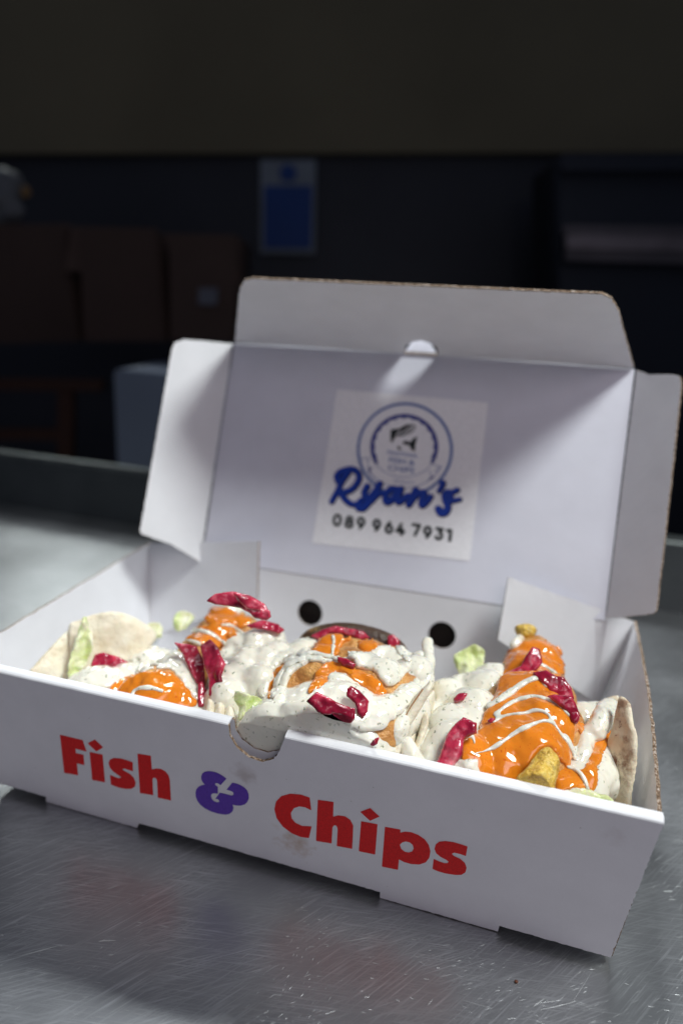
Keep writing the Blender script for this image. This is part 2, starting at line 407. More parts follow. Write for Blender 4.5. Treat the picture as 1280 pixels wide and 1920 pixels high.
# ================================================================== THE BOX
W, D, H, E = .28, .162, .0795, .0069
GZ = -.0045
box = tag(empty('takeaway_box', (0, 0, 0)), 'open white cardboard takeaway box printed Fish & Chips, standing on the steel counter', 'food box')
wb = .1361
FT, FB = np.array([0, -D/2-E, H]), np.array([0, -D/2+E, 0])
fn = np.cross([1, 0, 0], FT-FB); fn /= np.linalg.norm(fn)           # points to the viewer
if fn[1] > 0: fn = -fn
FR = frame(FT, fn)
notch = z2((128, 745), (135, 800), (170, 858), (230, 908), (300, 930), (355, 915), (385, 872), (412, 822))
bottom = [(88, 1497), (90, 1513), (258, 1557), (262, 1548), (712, 1672), (712, 1693), (932, 1750), (935, 1737), (1145, 1790)]
def foot(p): return tuple(p)
LX = aty(-94, 1235, FT[1])[0]; LB = LX+.006
tl = to_local(FR, [(LX, FT[1], H)])[0]; bl = to_local(FR, [(LB, FB[1], 0)])[0]
pts = plane_pts(FR, notch); R0 = plane_pts(FR, [(1243, 1548)])[0]
bot = plane_pts(FR, bottom)
zf = lambda z: (z-H)/FR[2].z                                        # local v for a height z
yb = zf(0); yt = zf(GZ+.0004)
bot = [(bot[0][0], yb), (bot[1][0], yt), (bot[2][0], yt), (bot[3][0], yb), (bot[4][0], yb), (bot[5][0], yt), (bot[6][0], yt), (bot[7][0], yb), (bot[8][0], yb)]
pts = [(x, min(0, y)) for x, y in pts]; pts[0] = (pts[0][0], 0); pts[-1] = (pts[-1][0], 0)
outer = [tl]+pts+[(R0[0], 0)]+bot[::-1]+[(bl[0], yb)]
front = panel('front_panel', FR, rough_line(outer, .00012), .0013, M['front_card'], box, edge=M['kraft'])
# folded-over inner ply, its own notch a little higher, and the rounded fold on top
T2 = .0034
o, u, v, n = FR
FRI = (o-n*T2, u, v, n)
ni = [(x+.0012, y*.86 if 0 < i < len(pts)-1 else 0) for i, (x, y) in enumerate(pts)]
inner = [(tl[0]+.002, 0)]+ni+[(R0[0]-.002, 0), (bot[-1][0]-.004, yb+.001), (bl[0]+.004, yb+.001)]
panel('inner_front_panel', FRI, rough_line(inner, .0001), .0013, M['card'], box, edge=M['kraft'])
def fold_strip(x0, x1, name):
    bm = bmesh.new(); k = 6; rings = []
    nseg = max(2, int((x1-x0)/.004))
    for i in range(nseg+1):
        x = x0+(x1-x0)*i/nseg; ring = []
        for j in range(k+1):
            a = math.pi*j/k; d = (T2+.0013)/2
            wob = noise.noise(Vector((x*90, 3.1, 0)))*.00025
            q = o+u*x-n*(d-math.cos(a)*(d+.0002))+v*(math.sin(a)*.0011+wob*math.sin(a)-.0001); ring.append(bm.verts.new(q))
        rings.append(ring)
    for a, b in zip(rings, rings[1:]):
        for j in range(k): bm.faces.new((a[j], b[j], b[j+1], a[j+1]))
        bm.faces.new((a[k], b[k], b[0], a[0]))
    bm.faces.new(rings[0][::-1]); bm.faces.new(rings[-1])
    bmesh.ops.recalc_face_normals(bm, faces=bm.faces)
    me = bpy.data.meshes.new(name); bm.to_mesh(me); bm.free(); return link(name, me, M['card'], box)
fold_strip(tl[0], pts[0][0], 'top_fold'); fold_strip(pts[-1][0], R0[0], 'top_fold')

# base and back wall
YB = D/2-.014
BK = frame((0, D/2, H), (0, -H, D/2-YB))
base = to_local(frame((0, 0, .0014), (0, 0, 1), (0, 1, 0)), [(LB, FB[1]+.002, 0), (wb, FB[1]+.002, 0), (wb, YB, 0), (LB, YB, 0)])
panel('base_panel', frame((0, 0, .0014), (0, 0, 1), (0, 1, 0)), base, .0013, M['card'], box)
Wl = .2744
def circ(px, py, r, k=28):
    c = plane_pts(BK, [(px, py)])[0]; return [(c[0]+r*math.cos(a*2*math.pi/k), c[1]+r*math.sin(a*2*math.pi/k)) for a in range(k)]
hl, hr = plane_pts(BK, [(375, 1054), (1135, 1158)]); hingeY = H
bw = to_local(BK, [(LB, YB, .0), (wb, YB, .0), (Wl/2, D/2, H), (-Wl/2, D/2, H)])
back = panel('back_panel', BK, bw, .0014, M['card'], box, holes=[circ(581, 1149, .0088), circ(828, 1191, .0088)], edge=M['kraft'])

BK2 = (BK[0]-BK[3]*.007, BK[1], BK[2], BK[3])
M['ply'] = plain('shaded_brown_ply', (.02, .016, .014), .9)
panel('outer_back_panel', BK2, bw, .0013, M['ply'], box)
# lid
AL = .4233
LD = np.array([0, math.sin(AL), math.cos(AL)])                       # up the lid
LN = np.array([0, -math.cos(AL), math.sin(AL)])
LF = frame((0, D/2-.0002, H+.0006), LN, LD)
cTL, cTR, cBR, cBL = plane_pts(LF, [(439, 643), (1189, 692), (1133, 1158), (378, 1054)])
cBL = (cBL[0], 0); cBR = (cBR[0], 0)
tab = plane_pts(LF, [(819, 664), (807, 644), (790, 638), (772, 640), (759, 659)])
tab = [(x, max(y, cTR[1])) for x, y in tab]
lid = panel('lid', LF, [cBL, cBR, cTR]+tab+[cTL], .0014, M['lid_card_shaded'], box)
def P3(fr, p): return fr[0]+fr[1]*p[0]+fr[2]*p[1]
def folded(fr, a, b, ang, side):
    """frame of a flap hinged on a-b (local points), bent towards the viewer by ang"""
    A, B = P3(fr, a), P3(fr, b); ax = (B-A).normalized(); n = fr[3]
    n2 = Matrix.Rotation(ang, 3, ax) @ n
    u2 = ax; v2 = n2.cross(u2)
    return (A, u2, v2, n2)
# tuck flap: bent forward; notch at its root shows the light behind
TF = folded(LF, cTL, cTR, -math.radians(-88), 1)
def check_bend(fr, px): return LF[3].dot(V(atp(px[0], px[1], np.array(fr[0]), np.array(fr[3])))-LF[0])
if check_bend(TF, (800, 560)) < 0: TF = folded(LF, cTL, cTR, math.radians(-88), 1)
tk = plane_pts(TF, [(439, 643), (450, 522), (1140, 552), (1189, 692)])
tk = plane_pts(TF, [(441, 641), (447, 560), (450, 540), (457, 528), (470, 523), (1128, 552), (1145, 560), (1158, 582), (1187, 690)])
nt_px = plane_pts(TF, [(757, 662), (760, 648), (772, 641), (790, 638), (808, 643), (819, 653), (821, 667)])
nt_px = [(x, max(y, .0008)) for x, y in nt_px]; nt_px[0] = (nt_px[0][0], .0008); nt_px[-1] = (nt_px[-1][0], .0008)
tuck = panel('tuck_flap', TF, rough_line([(x, max(y, .0006)) for x, y in tk], .0002, skip=(8,)), .0014, M['card'], lid, holes=[nt_px], edge=M['kraft'])
LFf = folded(LF, cTL, cBL, math.radians(50), 1)
if check_bend(LFf, (300, 800)) < 0: LFf = folded(LF, cTL, cBL, -math.radians(50), 1)
lf = plane_pts(LFf, [(437, 644), (345, 636), (328, 642), (322, 656), (263, 994), (265, 1001), (322, 1021), (375, 1054)])
panel('side_flap', LFf, rough_line(lf, .00012), .0014, M['card'], lid, edge=M['kraft'])
RFf = folded(LF, cTR, cBR, math.radians(48), 1)
if check_bend(RFf, (1240, 900)) < 0: RFf = folded(LF, cTR, cBR, -math.radians(48), 1)
rf = plane_pts(RFf, [(1192, 694), (1215, 702), (1262, 702), (1274, 706), (1276, 720), (1250, 960), (1229, 1143), (1225, 1150), (1160, 1158), (1135, 1157)])
panel('side_flap', RFf, rough_line(rf, .00015), .0014, M['card'], lid, edge=M['kraft'])

# side walls, splayed out at the back
def quad_panel(name, p, t, m, parent, rough=.0002):
    """p: 4+ 3D points, nearly planar"""
    p = [V(q) for q in p]; nn = Vector((0, 0, 0))
    for a, b in zip(p, p[1:]+p[:1]): nn += a.cross(b)
    nn.normalize()
    if nn.dot(V(CAM)-p[0]) < 0: nn = -nn
    fr = frame(p[0], nn); return panel(name, fr, rough_line(to_local(fr, p), rough), t, m, parent, edge=M['kraft'])
def warped(name, low, top, t, m, parent, n=40, k=10):
    A, B = spline(low, n), spline(top, n); bm = bmesh.new(); g = []
    for i in range(n+1):
        g.append([bm.verts.new(V(A[i]*(1-j/k)+B[i]*(j/k)+(np.array([random.gauss(0, .00012), 0, random.gauss(0, .00022)]) if j == k else 0))) for j in range(k+1)])
    for a, b in zip(g, g[1:]):
        for j in range(k): bm.faces.new((a[j], a[j+1], b[j+1], b[j]))
    me = bpy.data.meshes.new(name); bm.to_mesh(me); bm.free(); o_ = link(name, me, [m, M['kraft']], parent)
    s_ = o_.modifiers.new('s', 'SOLIDIFY'); s_.thickness = t; s_.offset = 0; s_.material_offset_rim = 1; s_.use_even_offset = True
    return o_
Rr = atz(1190, 1165, H); Rf = np.array([W/2-.0005, FT[1]+.001, H])
Rb = np.array([wb, FB[1]+.001, 0.]); Rc = np.array([wb-.001, YB, 0.])
mid = Rf*.5+Rr*.5+np.array([.002, 0, 0.])
rw = warped('side_panel', [Rb, Rb*.5+Rc*.5, Rc], [Rf, mid, Rr], .0015, M['card'], box)
Lr = atz(280, 1018, H); Lf = np.array([LX+.0005, FT[1]+.001, H])
La = np.array([LB, FB[1]+.001, 0.]); Lc = np.array([LB, YB, 0.])
lw = warped('side_panel', [La, La*.5+Lc*.5, Lc], [Lf, Lf*.5+Lr*.5, Lr], .0015, M['card'], box)
a_, b_ = Rr+np.array([-.001, -.0005, 0]), Rr*.35+Rc*.65+np.array([-.002, -.0005, 0])
warped('corner_flap', [b_, aty(932, 1199, .060)], [a_, aty(952, 1082, .072)], .0014, M['card'], rw, 20)
a_, b_ = Lr+np.array([.001, -.0005, 0]), Lr*.2+Lc*.8+np.array([.002, -.0005, 0])
warped('corner_flap', [b_, aty(483, 1125, .062)], [a_, aty(486, 1015, .070)], .0014, M['card'], lw, 20)

# ---- lettering on the front
def zo(x0, y0, s): return lambda *p: [(x0+a*s, y0+b*s) for a, b in p]
fa, fb_, fc, fd = zo(100, 1360, .1875), zo(350, 1420, .28125), zo(660, 1490, .1875), zo(360, 1430, .09375)
LET = {}
LET['letter_f'] = [fa((70, 92), (297, 147), (337, 262), (225, 232), (230, 277), (305, 293), (316, 396), (240, 380), (252, 498), (112, 474))]
LET['letter_i'] = [fa((347, 178), (418, 140), (502, 219), (433, 260)), fa((366, 265), (496, 291), (521, 569), (392, 545))]
S1 = [(797, 368), (800, 458), (750, 443), (710, 430), (692, 438), (715, 455), (770, 485), (805, 520), (827, 570), (820, 610), (785, 633), (730, 635), (660, 622), (578, 590), (570, 493), (620, 515), (655, 528), (683, 520), (665, 505), (600, 460), (568, 420), (555, 375), (568, 342), (610, 325), (680, 330), (745, 350)]
LET['letter_s'] = [fa(*S1)]
LET['letter_h'] = [fa((844, 281), (978, 303), (988, 440), (1030, 430), (1080, 435), (1125, 460), (1155, 500), (1168, 550), (1179, 750), (1047, 722), (1040, 555), (1030, 530), (1010, 520), (994, 535), (1002, 697), (869, 676))]
AMP = [(693, 316), (640, 275), (560, 225), (480, 190), (400, 170), (330, 165), (250, 180), (205, 220), (186, 280), (192, 340), (218, 390), (262, 436), (190, 450), (130, 480), (90, 530), (73, 600), (80, 680), (110, 760), (170, 840), (260, 910), (380, 972), (500, 1010), (600, 1030), (680, 1037), (750, 1022), (805, 980), (832, 920), (830, 880), (812, 838), (900, 855), (980, 855), (1060, 830), (1110, 780), (1138, 710), (1135, 620), (1100, 545), (1040, 485), (960, 440), (880, 410), (808, 396), (693, 538), (760, 555), (815, 580), (835, 610), (825, 645), (790, 655), (740, 640), (650, 615), (560, 596), (470, 720), (520, 727), (552, 760), (540, 785), (500, 790), (440, 765), (400, 720), (384, 660), (400, 622), (440, 608), (520, 618), (522, 480), (490, 460), (462, 432), (475, 406), (510, 405), (545, 425), (575, 447)]
LET['ampersand'] = [fd(*AMP)]
LET['letter_c'] = [fb_((820, 267), (831, 352), (790, 332), (750, 326), (715, 338), (695, 370), (700, 405), (725, 435), (770, 456), (833, 459), (815, 537), (760, 530), (700, 505), (640, 460), (600, 405), (585, 345), (595, 295), (630, 258), (690, 241), (760, 247))]
LET['letter_h '] = [fb_((874, 282), (979, 296), (976, 395), (1010, 386), (1055, 392), (1090, 415), (1110, 455), (1103, 609), (1000, 590), (1006, 475), (998, 455), (985, 450), (972, 465), (966, 573), (862, 556))]
LET['letter_i '] = [fc((80, 170), (180, 132), (274, 217), (179, 260)), fc((90, 264), (254, 294), (230, 597), (66, 564))]
LET['letter_p'] = [fc((328, 320), (483, 347), (480, 378), (530, 368), (590, 374), (660, 400), (725, 445), (765, 500), (782, 565), (770, 630), (735, 675), (670, 697), (590, 692), (520, 672), (467, 645), (458, 750), (297, 718))]
S2 = [(1152, 516), (1135, 612), (1080, 592), (1020, 578), (994, 588), (1015, 610), (1080, 640), (1125, 680), (1143, 730), (1130, 775), (1090, 800), (1030, 801), (930, 785), (860, 765), (802, 740), (815, 640), (860, 662), (920, 683), (950, 683), (963, 668), (940, 650), (880, 618), (840, 585), (822, 540), (835, 495), (870, 468), (930, 462), (1010, 472), (1090, 495)]
LET['letter_s '] = [fc(*S2)]
P_HOLE = fc((476, 500), (500, 475), (535, 466), (575, 475), (605, 500), (615, 535), (600, 565), (565, 577), (525, 568), (490, 540))
for k, polys in LET.items():
    loc = [plane_pts(FR, p) for p in polys]
    allp = np.array([q for p in loc for q in p]); hole = plane_pts(FR, P_HOLE) if k == 'letter_p' else None
    def sdf(P, loc=loc, hole=hole):
        d = np.min([sd_poly(P, p) for p in loc], axis=0)
        return np.maximum(d, -sd_poly(P, hole)) if hole else d
    decal(k.strip(), FR, sdf, (*(allp.min(0)-.001), *(allp.max(0)+.001)), .00025, .00012, M['purple_ink' if k == 'ampersand' else 'red_ink'], front)

# ---- sticker on the lid
stk = plane_pts(LF, [(632, 730), (915, 755), (880, 1052), (585, 1018)])
SF = (LF[0]+LF[3]*.0003, LF[1], LF[2], LF[3])
sticker = panel('sticker', SF, rounded(stk, (0, 1, 2, 3), .001), .00025, M['sticker'], box)
su = zo(600, 860, .21875)
def px2(fr, pts): return plane_pts(fr, pts)
px_mm = .1063/300
def stroke_decal(name, strokes, m, lift, grow=0):
    """strokes: (pixel points, radius in photo pixels)"""
    S = [(px2(SF, p), [(rr+grow)*px_mm for rr in (r if hasattr(r, '__len__') else [r]*len(p))]) for p, r in strokes]
    allp = np.array([q for p, r in S for q in p]); mr = max(max(r) for _, r in S)+.0006
    bb = (*(allp.min(0)-mr), *(allp.max(0)+mr))
    return decal(name, SF, lambda P: np.min([sd_stroke(P, p, r) for p, r in S], axis=0), bb, .00028, lift, m, sticker)
def sp(f, pts, n=14): return [tuple(q) for q in spline(f(*pts), n)]
RY = []
def pen(pts, r, n=16):
    p = sp(su, pts, n)
    rr = [r[0]+(r[1]-r[0])*i/(len(p)-1) for i in range(len(p))] if hasattr(r, '__len__') else [r]*len(p)
    RY.append((p, rr))
# R
pen([(95, 365), (120, 320), (150, 265), (185, 190), (235, 120)], (3.6, 4.4))
pen([(150, 185), (140, 155), (160, 120), (215, 95), (280, 88), (325, 125), (325, 185), (280, 250), (210, 285), (165, 270)], (5, 4.2), 26)
pen([(180, 300), (215, 350), (265, 385), (310, 385), (350, 350)], (4.6, 3.4))
# y
pen([(400, 235), (375, 290), (390, 330), (430, 320), (475, 265), (510, 210)], (4.8, 4.2), 20)
pen([(505, 215), (470, 290), (420, 360), (365, 415), (330, 410)], (4.6, 6.6), 20)
pen([(440, 360), (500, 300), (560, 290)], 3.2)
# a
pen([(655, 260), (610, 255), (570, 290), (555, 350), (580, 370), (630, 330), (680, 260)], 4.6, 22)
pen([(690, 255), (665, 320), (665, 370), (700, 355), (750, 310)], (4.6, 3.6))
# n
pen([(815, 265), (785, 330), (755, 390)], 4.6)
pen([(770, 370), (820, 310), (880, 285), (890, 310), (860, 370), (870, 400), (910, 370), (945, 320)], (4.4, 3.4), 24)
# apostrophe
pen([(1045, 205), (1035, 240), (1012, 275)], (4.6, 2.4))
# s
pen([(1170, 265), (1130, 285), (1080, 285), (1060, 320), (1075, 370), (1090, 410), (1070, 455), (1030, 460), (1010, 430)], (3.4, 5.6), 28)
pen([(1075, 300), (1120, 330), (1095, 365), (1190, 345)], 2.8, 18)
stroke_decal('script_shadow', [([(x+1.6, y+1.8) for x, y in p], r) for p, r in RY], M['navy_ink'], .0002, 2.0)
stroke_decal('script_word', RY, M['blue_ink'], .00035, .8)
# phone number, pen strokes in a unit box (x 0..1, y 0 top..1)
def arc(cx, cy, rx, ry, a0, a1, n=14): return [(cx+rx*math.cos(math.radians(a0+(a1-a0)*i/n)), cy+ry*math.sin(math.radians(a0+(a1-a0)*i/n))) for i in range(n+1)]
DIG = {'0': [arc(.5, .5, .42, .5, 0, 360, 20)], '8': [arc(.5, .26, .33, .26, 0, 360, 16), arc(.5, .75, .42, .26, 0, 360, 16)],
       '9': [arc(.48, .33, .38, .33, 0, 360, 18), [(.86, .35), (.80, .60), (.45, 1.0)]], '6': [arc(.52, .67, .38, .33, 0, 360, 18), [(.14, .65), (.20, .40), (.55, 0)]],
       '4': [[(.55, 0), (.05, .72), (.98, .72)], [(.70, .45), (.70, 1.0)]], '7': [[(.05, 0), (.92, 0), (.45, 1.0)]],
       '3': [[(.10, 0), (.85, 0), (.50, .38)], arc(.45, .68, .40, .32, -80, 150, 14)], '1': [[(.15, .05), (.60, .0), (.60, 1.0)]]}
num = []
for ch, (x, y) in zip('0899647931', [(147, 527), (250, 543), (350, 553), (485, 572), (590, 590), (688, 605), (820, 612), (920, 632), (1020, 645), (1108, 658)]):
    for s in DIG[ch]:
        pp = []
        for a, b in s:
            X, Y = (a-.5)*66, (b-.5)*86
            pp.append((600+(x+X-Y*.10)*.21875, 860+(y+Y+X*.13)*.21875))
        num.append((pp, 2.9))
stroke_decal('phone_number', num, M['black_ink'], .0002)
# round badge
bc = zo(650, 740, .171875)
cpx = bc((632, 600))[0]
def ell(rx, ry, a0=0, a1=360, n=64, wav=0, c=(632, 600)):
    out = []
    for i in range(n+1):
        a = math.radians(a0+(a1-a0)*i/n); k = 1+wav*abs(math.sin(a*10)); out.append((c[0]+rx*k*math.cos(a), c[1]+ry*k*math.sin(a)))
    return bc(*out)
stroke_decal('badge_ring', [(ell(508, 500), 2.9)], M['ring_ink'], .00012)
stroke_decal('badge_scallop', [(ell(352, 342, 150, 390, 60, c=(625, 570)), 3.2), (ell(325, 318, 152, 388, 90, .05, c=(625, 570)), 2.0)], M['deep_ring_ink'], .00013)
stroke_decal('badge_banner', [(ell(370, 325, 20, 150, 30, c=(620, 575)), .9), (ell(455, 420, 25, 148, 30, c=(620, 600)), .9), (bc((285, 790), (235, 840), (320, 960)), 1.0), (bc((900, 830), (925, 900), (860, 960)), 1.0),
    (bc((160, 700), (240, 690), (225, 760)), 1.2), (bc((960, 770), (1030, 790), (960, 840)), 1.2)], M['faint_ink'], .00013)
stroke_decal('badge_bow', [(bc((905, 920), (945, 895)), 1.8)], M['deep_ring_ink'], .00014)
stroke_decal('badge_bow', [(bc((240, 790), (255, 840)), 1.8)], M['deep_ring_ink'], .00014)
def fish_sdf():
    A = px2(SF, bc((480, 380), (520, 375), (570, 370), (640, 330), (720, 322), (755, 345), (735, 385), (700, 420), (660, 440), (600, 455), (560, 450), (520, 470), (500, 520), (480, 520), (475, 450)))
    A2 = px2(SF, bc((600, 530), (640, 500), (690, 520), (720, 480), (770, 455), (750, 530), (740, 620), (700, 600), (680, 550), (630, 545)))
    A3 = px2(SF, bc((545, 560), (575, 565), (600, 600), (560, 600)))
    cut = [px2(SF, bc((600, 440), (650, 380), (720, 345))), px2(SF, bc((640, 440), (690, 400), (735, 350))), px2(SF, bc((540, 440), (590, 395)))]
    def f(P):
        d = np.min([sd_poly(P, A), sd_poly(P, A2), sd_poly(P, A3)], axis=0)
        for c in cut: d = np.maximum(d, -sd_stroke(P, c, 1.3*px_mm))
        return d
    allp = np.array(A+A2+A3); return f, (*(allp.min(0)-.001), *(allp.max(0)+.001))
f, bb = fish_sdf(); decal('badge_fish', SF, f, bb, .00028, .00014, M['black_ink'], sticker)
def text_part(name, body, px, py, height_px, m, width=1.0):
    cu = bpy.data.curves.new(name, 'FONT'); cu.body = body; cu.size = height_px*px_mm/.73; cu.align_x = 'CENTER'; cu.offset = .00008
    cu.resolution_u = 3
    t = bpy.data.objects.new('tmp', cu); COL.objects.link(t); bpy.context.view_layer.update()
    me = bpy.data.meshes.new_from_object(t.evaluated_get(bpy.context.evaluated_depsgraph_get())); bpy.data.objects.remove(t)
    c = px2(SF, bc((px, py)))[0]; e = px2(SF, bc((px+200, py+27)))[0]; ang = math.atan2(e[1]-c[1], e[0]-c[0])
    for vt in me.vertices:
        x, y = vt.co.x*width, vt.co.y; X = x*math.cos(ang)-y*math.sin(ang)+c[0]; Y = x*math.sin(ang)+y*math.cos(ang)+c[1]
        vt.co = SF[0]+SF[1]*X+SF[2]*Y+SF[3]*.00014
    me.materials.clear(); return link(name, me, m, sticker)
text_part('badge_text', 'TRADITIONAL', 600, 665, 6.5, M['ring_ink'], 1.05)
text_part('badge_text', 'FISH &', 590, 755, 10.5, M['ring_ink'], 1.25)
text_part('badge_text', 'CHIPS', 585, 840, 10.5, M['ring_ink'], 1.35)
text_part('badge_text', 'QUALITY', 620, 968, 6, M['faint_ink'], 1.2)

# ================================================================== FOOD
_ico = {}
def ico(sub):
    if sub not in _ico:
        bm = bmesh.new(); bmesh.ops.create_icosphere(bm, subdivisions=sub, radius=1)
        _ico[sub] = (np.array([v.co[:] for v in bm.verts]), np.array([[v.index for v in f.verts] for f in bm.faces])); bm.free()
    return _ico[sub]
def keep_in(me):
    """food presses against the card: nothing passes through the walls or the base"""
    gap = random.uniform(.0003, .0014)      # every layer stops at its own distance from the card
    for v in me.vertices:
        x, y, z = v.co
        if H-.0005 <= z < H+.014 and y < FT[1]+T2+gap: v.co.y = FT[1]+T2+gap
        if z < H-.0005:
            k = max(0, min(1, z/H)); yw = (FB[1]*(1-k)+FT[1]*k)+T2+gap
            if y < yw: v.co.y = yw+.0015*(1-math.exp((y-yw)/.004))*0
            xr = (wb*(1-k)+(W/2)*k)-.0018-gap+max(0, (y+D/2)/D)*.012*k
            if x > xr: v.co.x = xr
            yb2 = YB*(1-k)+D/2*k-.0015-gap
            if y > yb2: v.co.y = yb2
        if z < .0016+gap: v.co.z = .0016+gap
def remeshed(name, V_, F_, voxel, smooth, disp=None, mats=None, parent=None):
    me = bpy.data.meshes.new('tmp'); me.from_pydata(V_.tolist(), [], F_.tolist()); me.update()
    t = bpy.data.objects.new('tmp', me); COL.objects.link(t)
    r = t.modifiers.new('r', 'REMESH'); r.mode = 'VOXEL'; r.voxel_size = voxel; r.use_smooth_shade = True
    if smooth:
        s = t.modifiers.new('s', 'SMOOTH'); s.factor = .5; s.iterations = smooth
    bpy.context.view_layer.update()
    out = bpy.data.meshes.new_from_object(t.evaluated_get(bpy.context.evaluated_depsgraph_get()))
    bpy.data.objects.remove(t); bpy.data.meshes.remove(me)
    if disp:
        amp, sc = disp; nv = len(out.vertices); co = [v.co.copy() for v in out.vertices]; no = [v.normal.copy() for v in out.vertices]
        for v, c, nn in zip(out.vertices, co, no):
            d = noise.noise(c*sc)*amp + noise.noise(c*sc*2.7+Vector((5, 1, 2)))*amp*.45
            v.co = c+nn*d
        out.update()
    if mats.name != 'white_plastic_bag' and voxel < .005: keep_in(out)
    out.name = name; out.materials.clear(); return link(name, out, mats, parent, True)
def blobs(name, L, m, parent, voxel=.0010, smooth=5, disp=(.0012, 120)):
    """L: (px, py, world y of the centre, radius[, flatten x, y, z])"""
    v0, f0 = ico(3); VV, FF = [], []; k = 0
    for b in L:
        c = aty(b[0], b[1], b[2]); s = np.array(b[4:7] if len(b) > 4 else (1, 1, 1))*b[3]
        VV.append(v0*s+c); FF.append(f0+k); k += len(v0)
    return remeshed(name, np.concatenate(VV), np.concatenate(FF), voxel, smooth, disp, m, parent)
def bvh_of(objs):
    vs, ps, k = [], [], 0
    for o_ in objs:
        mw = o_.matrix_world if o_.parent is None else Matrix()
        vs += [v.co.copy() for v in o_.data.vertices]; ps += [[i+k for i in p.vertices] for p in o_.data.polygons]; k = len(vs)
    return BVHTree.FromPolygons(vs, ps)
def hit(bvh, px, py, depth=.62):
    d = V(ray(px, py)).normalized(); r = bvh.ray_cast(V(CAM), d, depth)
    return (r[0], r[1]) if r[0] is not None else None
def inpoly(p, poly):
    c = False; x, y = p
    for i in range(len(poly)):
        (xa, ya), (xb, yb_) = poly[i], poly[i-1]
        if (ya > y) != (yb_ > y) and x < (xb-xa)*(y-ya)/(yb_-ya)+xa: c = not c
    return c
def edge_dist(p, poly):
    return float(abs(sd_poly(np.array([p], float), poly)[0]))
def goo(name, areas, strokes, bvh, m, parent, th=.0018, voxel=.0006, smooth=9, step=4.6, disp=(.0004, 120)):
    """sauce lying on what is under it. areas: pixel polygons; strokes: (pixel points, radius in px[, thickness])"""
    v0, f0 = ico(2); VV, FF = [], []; k = 0; seen = 0
    def put(h, r, t):
        nonlocal k
        n_ = h[1]; 
        if n_.dot(V(CAM)-h[0]) < 0: n_ = -n_
        q = n_.to_track_quat('Z', 'Y').to_matrix(); R = np.array(q)
        VV.append((v0*np.array([r, r, t]))@R.T+np.array(h[0])+np.array(n_)*t*.15); FF.append(f0+k); k += len(v0)
    for poly in areas:
        poly = smooth_ring(poly, 3); a = np.array(poly); x0, y0 = a.min(0); x1, y1 = a.max(0)
        y = y0
        row = 0
        while y <= y1:
            x = x0+(step/2 if row % 2 else 0)
            while x <= x1:
                p = (x+random.uniform(-1, 1), y+random.uniform(-1, 1))
                if inpoly(p, poly):
                    e = edge_dist(p, poly); h = hit(bvh, *p)
                    if h:
                        dist = (h[0]-V(CAM)).length; ppx = dist/FPX
                        t = th*(.85+.5*noise.noise(h[0]*70))
                        r = min(max(e, 2.2), 8)*ppx
                        put(h, max(r, .0009), t if e > 4 else t*.9)
                x += step
            y += step; row += 1
    for s in strokes:
        pp, r = s[0], s[1]; tk_ = s[2] if len(s) > 2 else None
        L = sum(math.dist(a, b) for a, b in zip(pp, pp[1:])); nn = max(4, int(L/2.2)); cur = spline(pp, nn)
        prev = None
        for i, p in enumerate(cur):
            h = hit(bvh, p[0], p[1])
            if not h: continue
            ppx = (h[0]-V(CAM)).length/FPX
            taper = 1 if 0 < i < nn else .7
            rr = r*(1.1+.55*noise.noise(Vector((p[0]*.045, p[1]*.045, r))))*ppx*taper
            put(h, rr, tk_ or max(.0009, rr*.5))
            if prev is not None and (h[0]-prev).length < .006:
                mid = ((h[0]+prev)/2, h[1]); put(mid, rr, tk_ or max(.0009, rr*.5))
            prev = h[0]
    if not VV: print('EMPTY GOO', name); return None
    return remeshed(name, np.concatenate(VV), np.concatenate(FF), voxel, smooth, disp, m, parent)
def pillow(name, outline, fr, t, er, m, parent, hf=None, h=.0007, back=.6, world=False, ring=True):
    """soft-edged slab: outline in photo pixels on plane fr; t full thickness, er edge radius; hf(a,b)=offset along the normal"""
    pts_ = plane_pts(fr, smooth_ring(outline, 4) if ring else outline); a = np.array(pts_)
    x0, y0 = a.min(0)-2*h; x1, y1 = a.max(0)+2*h; nx, ny = int((x1-x0)/h)+2, int((y1-y0)/h)+2
    X, Y = np.meshgrid(x0+np.arange(nx)*h, y0+np.arange(ny)*h); P = np.stack([X.ravel(), Y.ravel()], 1)
    F = sd_poly(P, pts_).reshape(ny, nx); vs, ps = fill_cells(F, x0, y0, h)
    sd = sd_poly(np.array(vs), pts_); o_, u_, v_, n_ = fr; cx, cy = a.mean(0)
    used = {}
    for p in ps:
        for i in range(len(p)):
            e = (p[i], p[(i+1) % len(p)]); used[e] = 1
    border = [e for e in used if (e[1], e[0]) not in used]; nv = len(vs); VV = []
    for side in (1, -back):
        for (x, y), s in zip(vs, sd):
            q = max(0, 1-min(1, -min(s, 0)/er)); tt = t/2*math.sqrt(max(0, 1-q*q))
            off = hf(x-cx, y-cy) if hf else 0
            VV.append(o_+u_*x+v_*y+n_*(off+side*tt))
    FF = [tuple(p) for p in ps]+[tuple(i+nv for i in p[::-1]) for p in ps]+[(b, a_, a_+nv, b+nv) for a_, b in border]
    me = bpy.data.meshes.new(name); me.from_pydata(VV, [], FF); me.update()
    bm = bmesh.new(); bm.from_mesh(me); bmesh.ops.remove_doubles(bm, verts=bm.verts, dist=1e-5)
    bmesh.ops.smooth_vert(bm, verts=bm.verts, factor=.5, use_axis_x=True, use_axis_y=True, use_axis_z=True)
    bmesh.ops.recalc_face_normals(bm, faces=bm.faces); bm.to_mesh(me); bm.free(); keep_in(me)
    return link(name, me, m, parent, True)
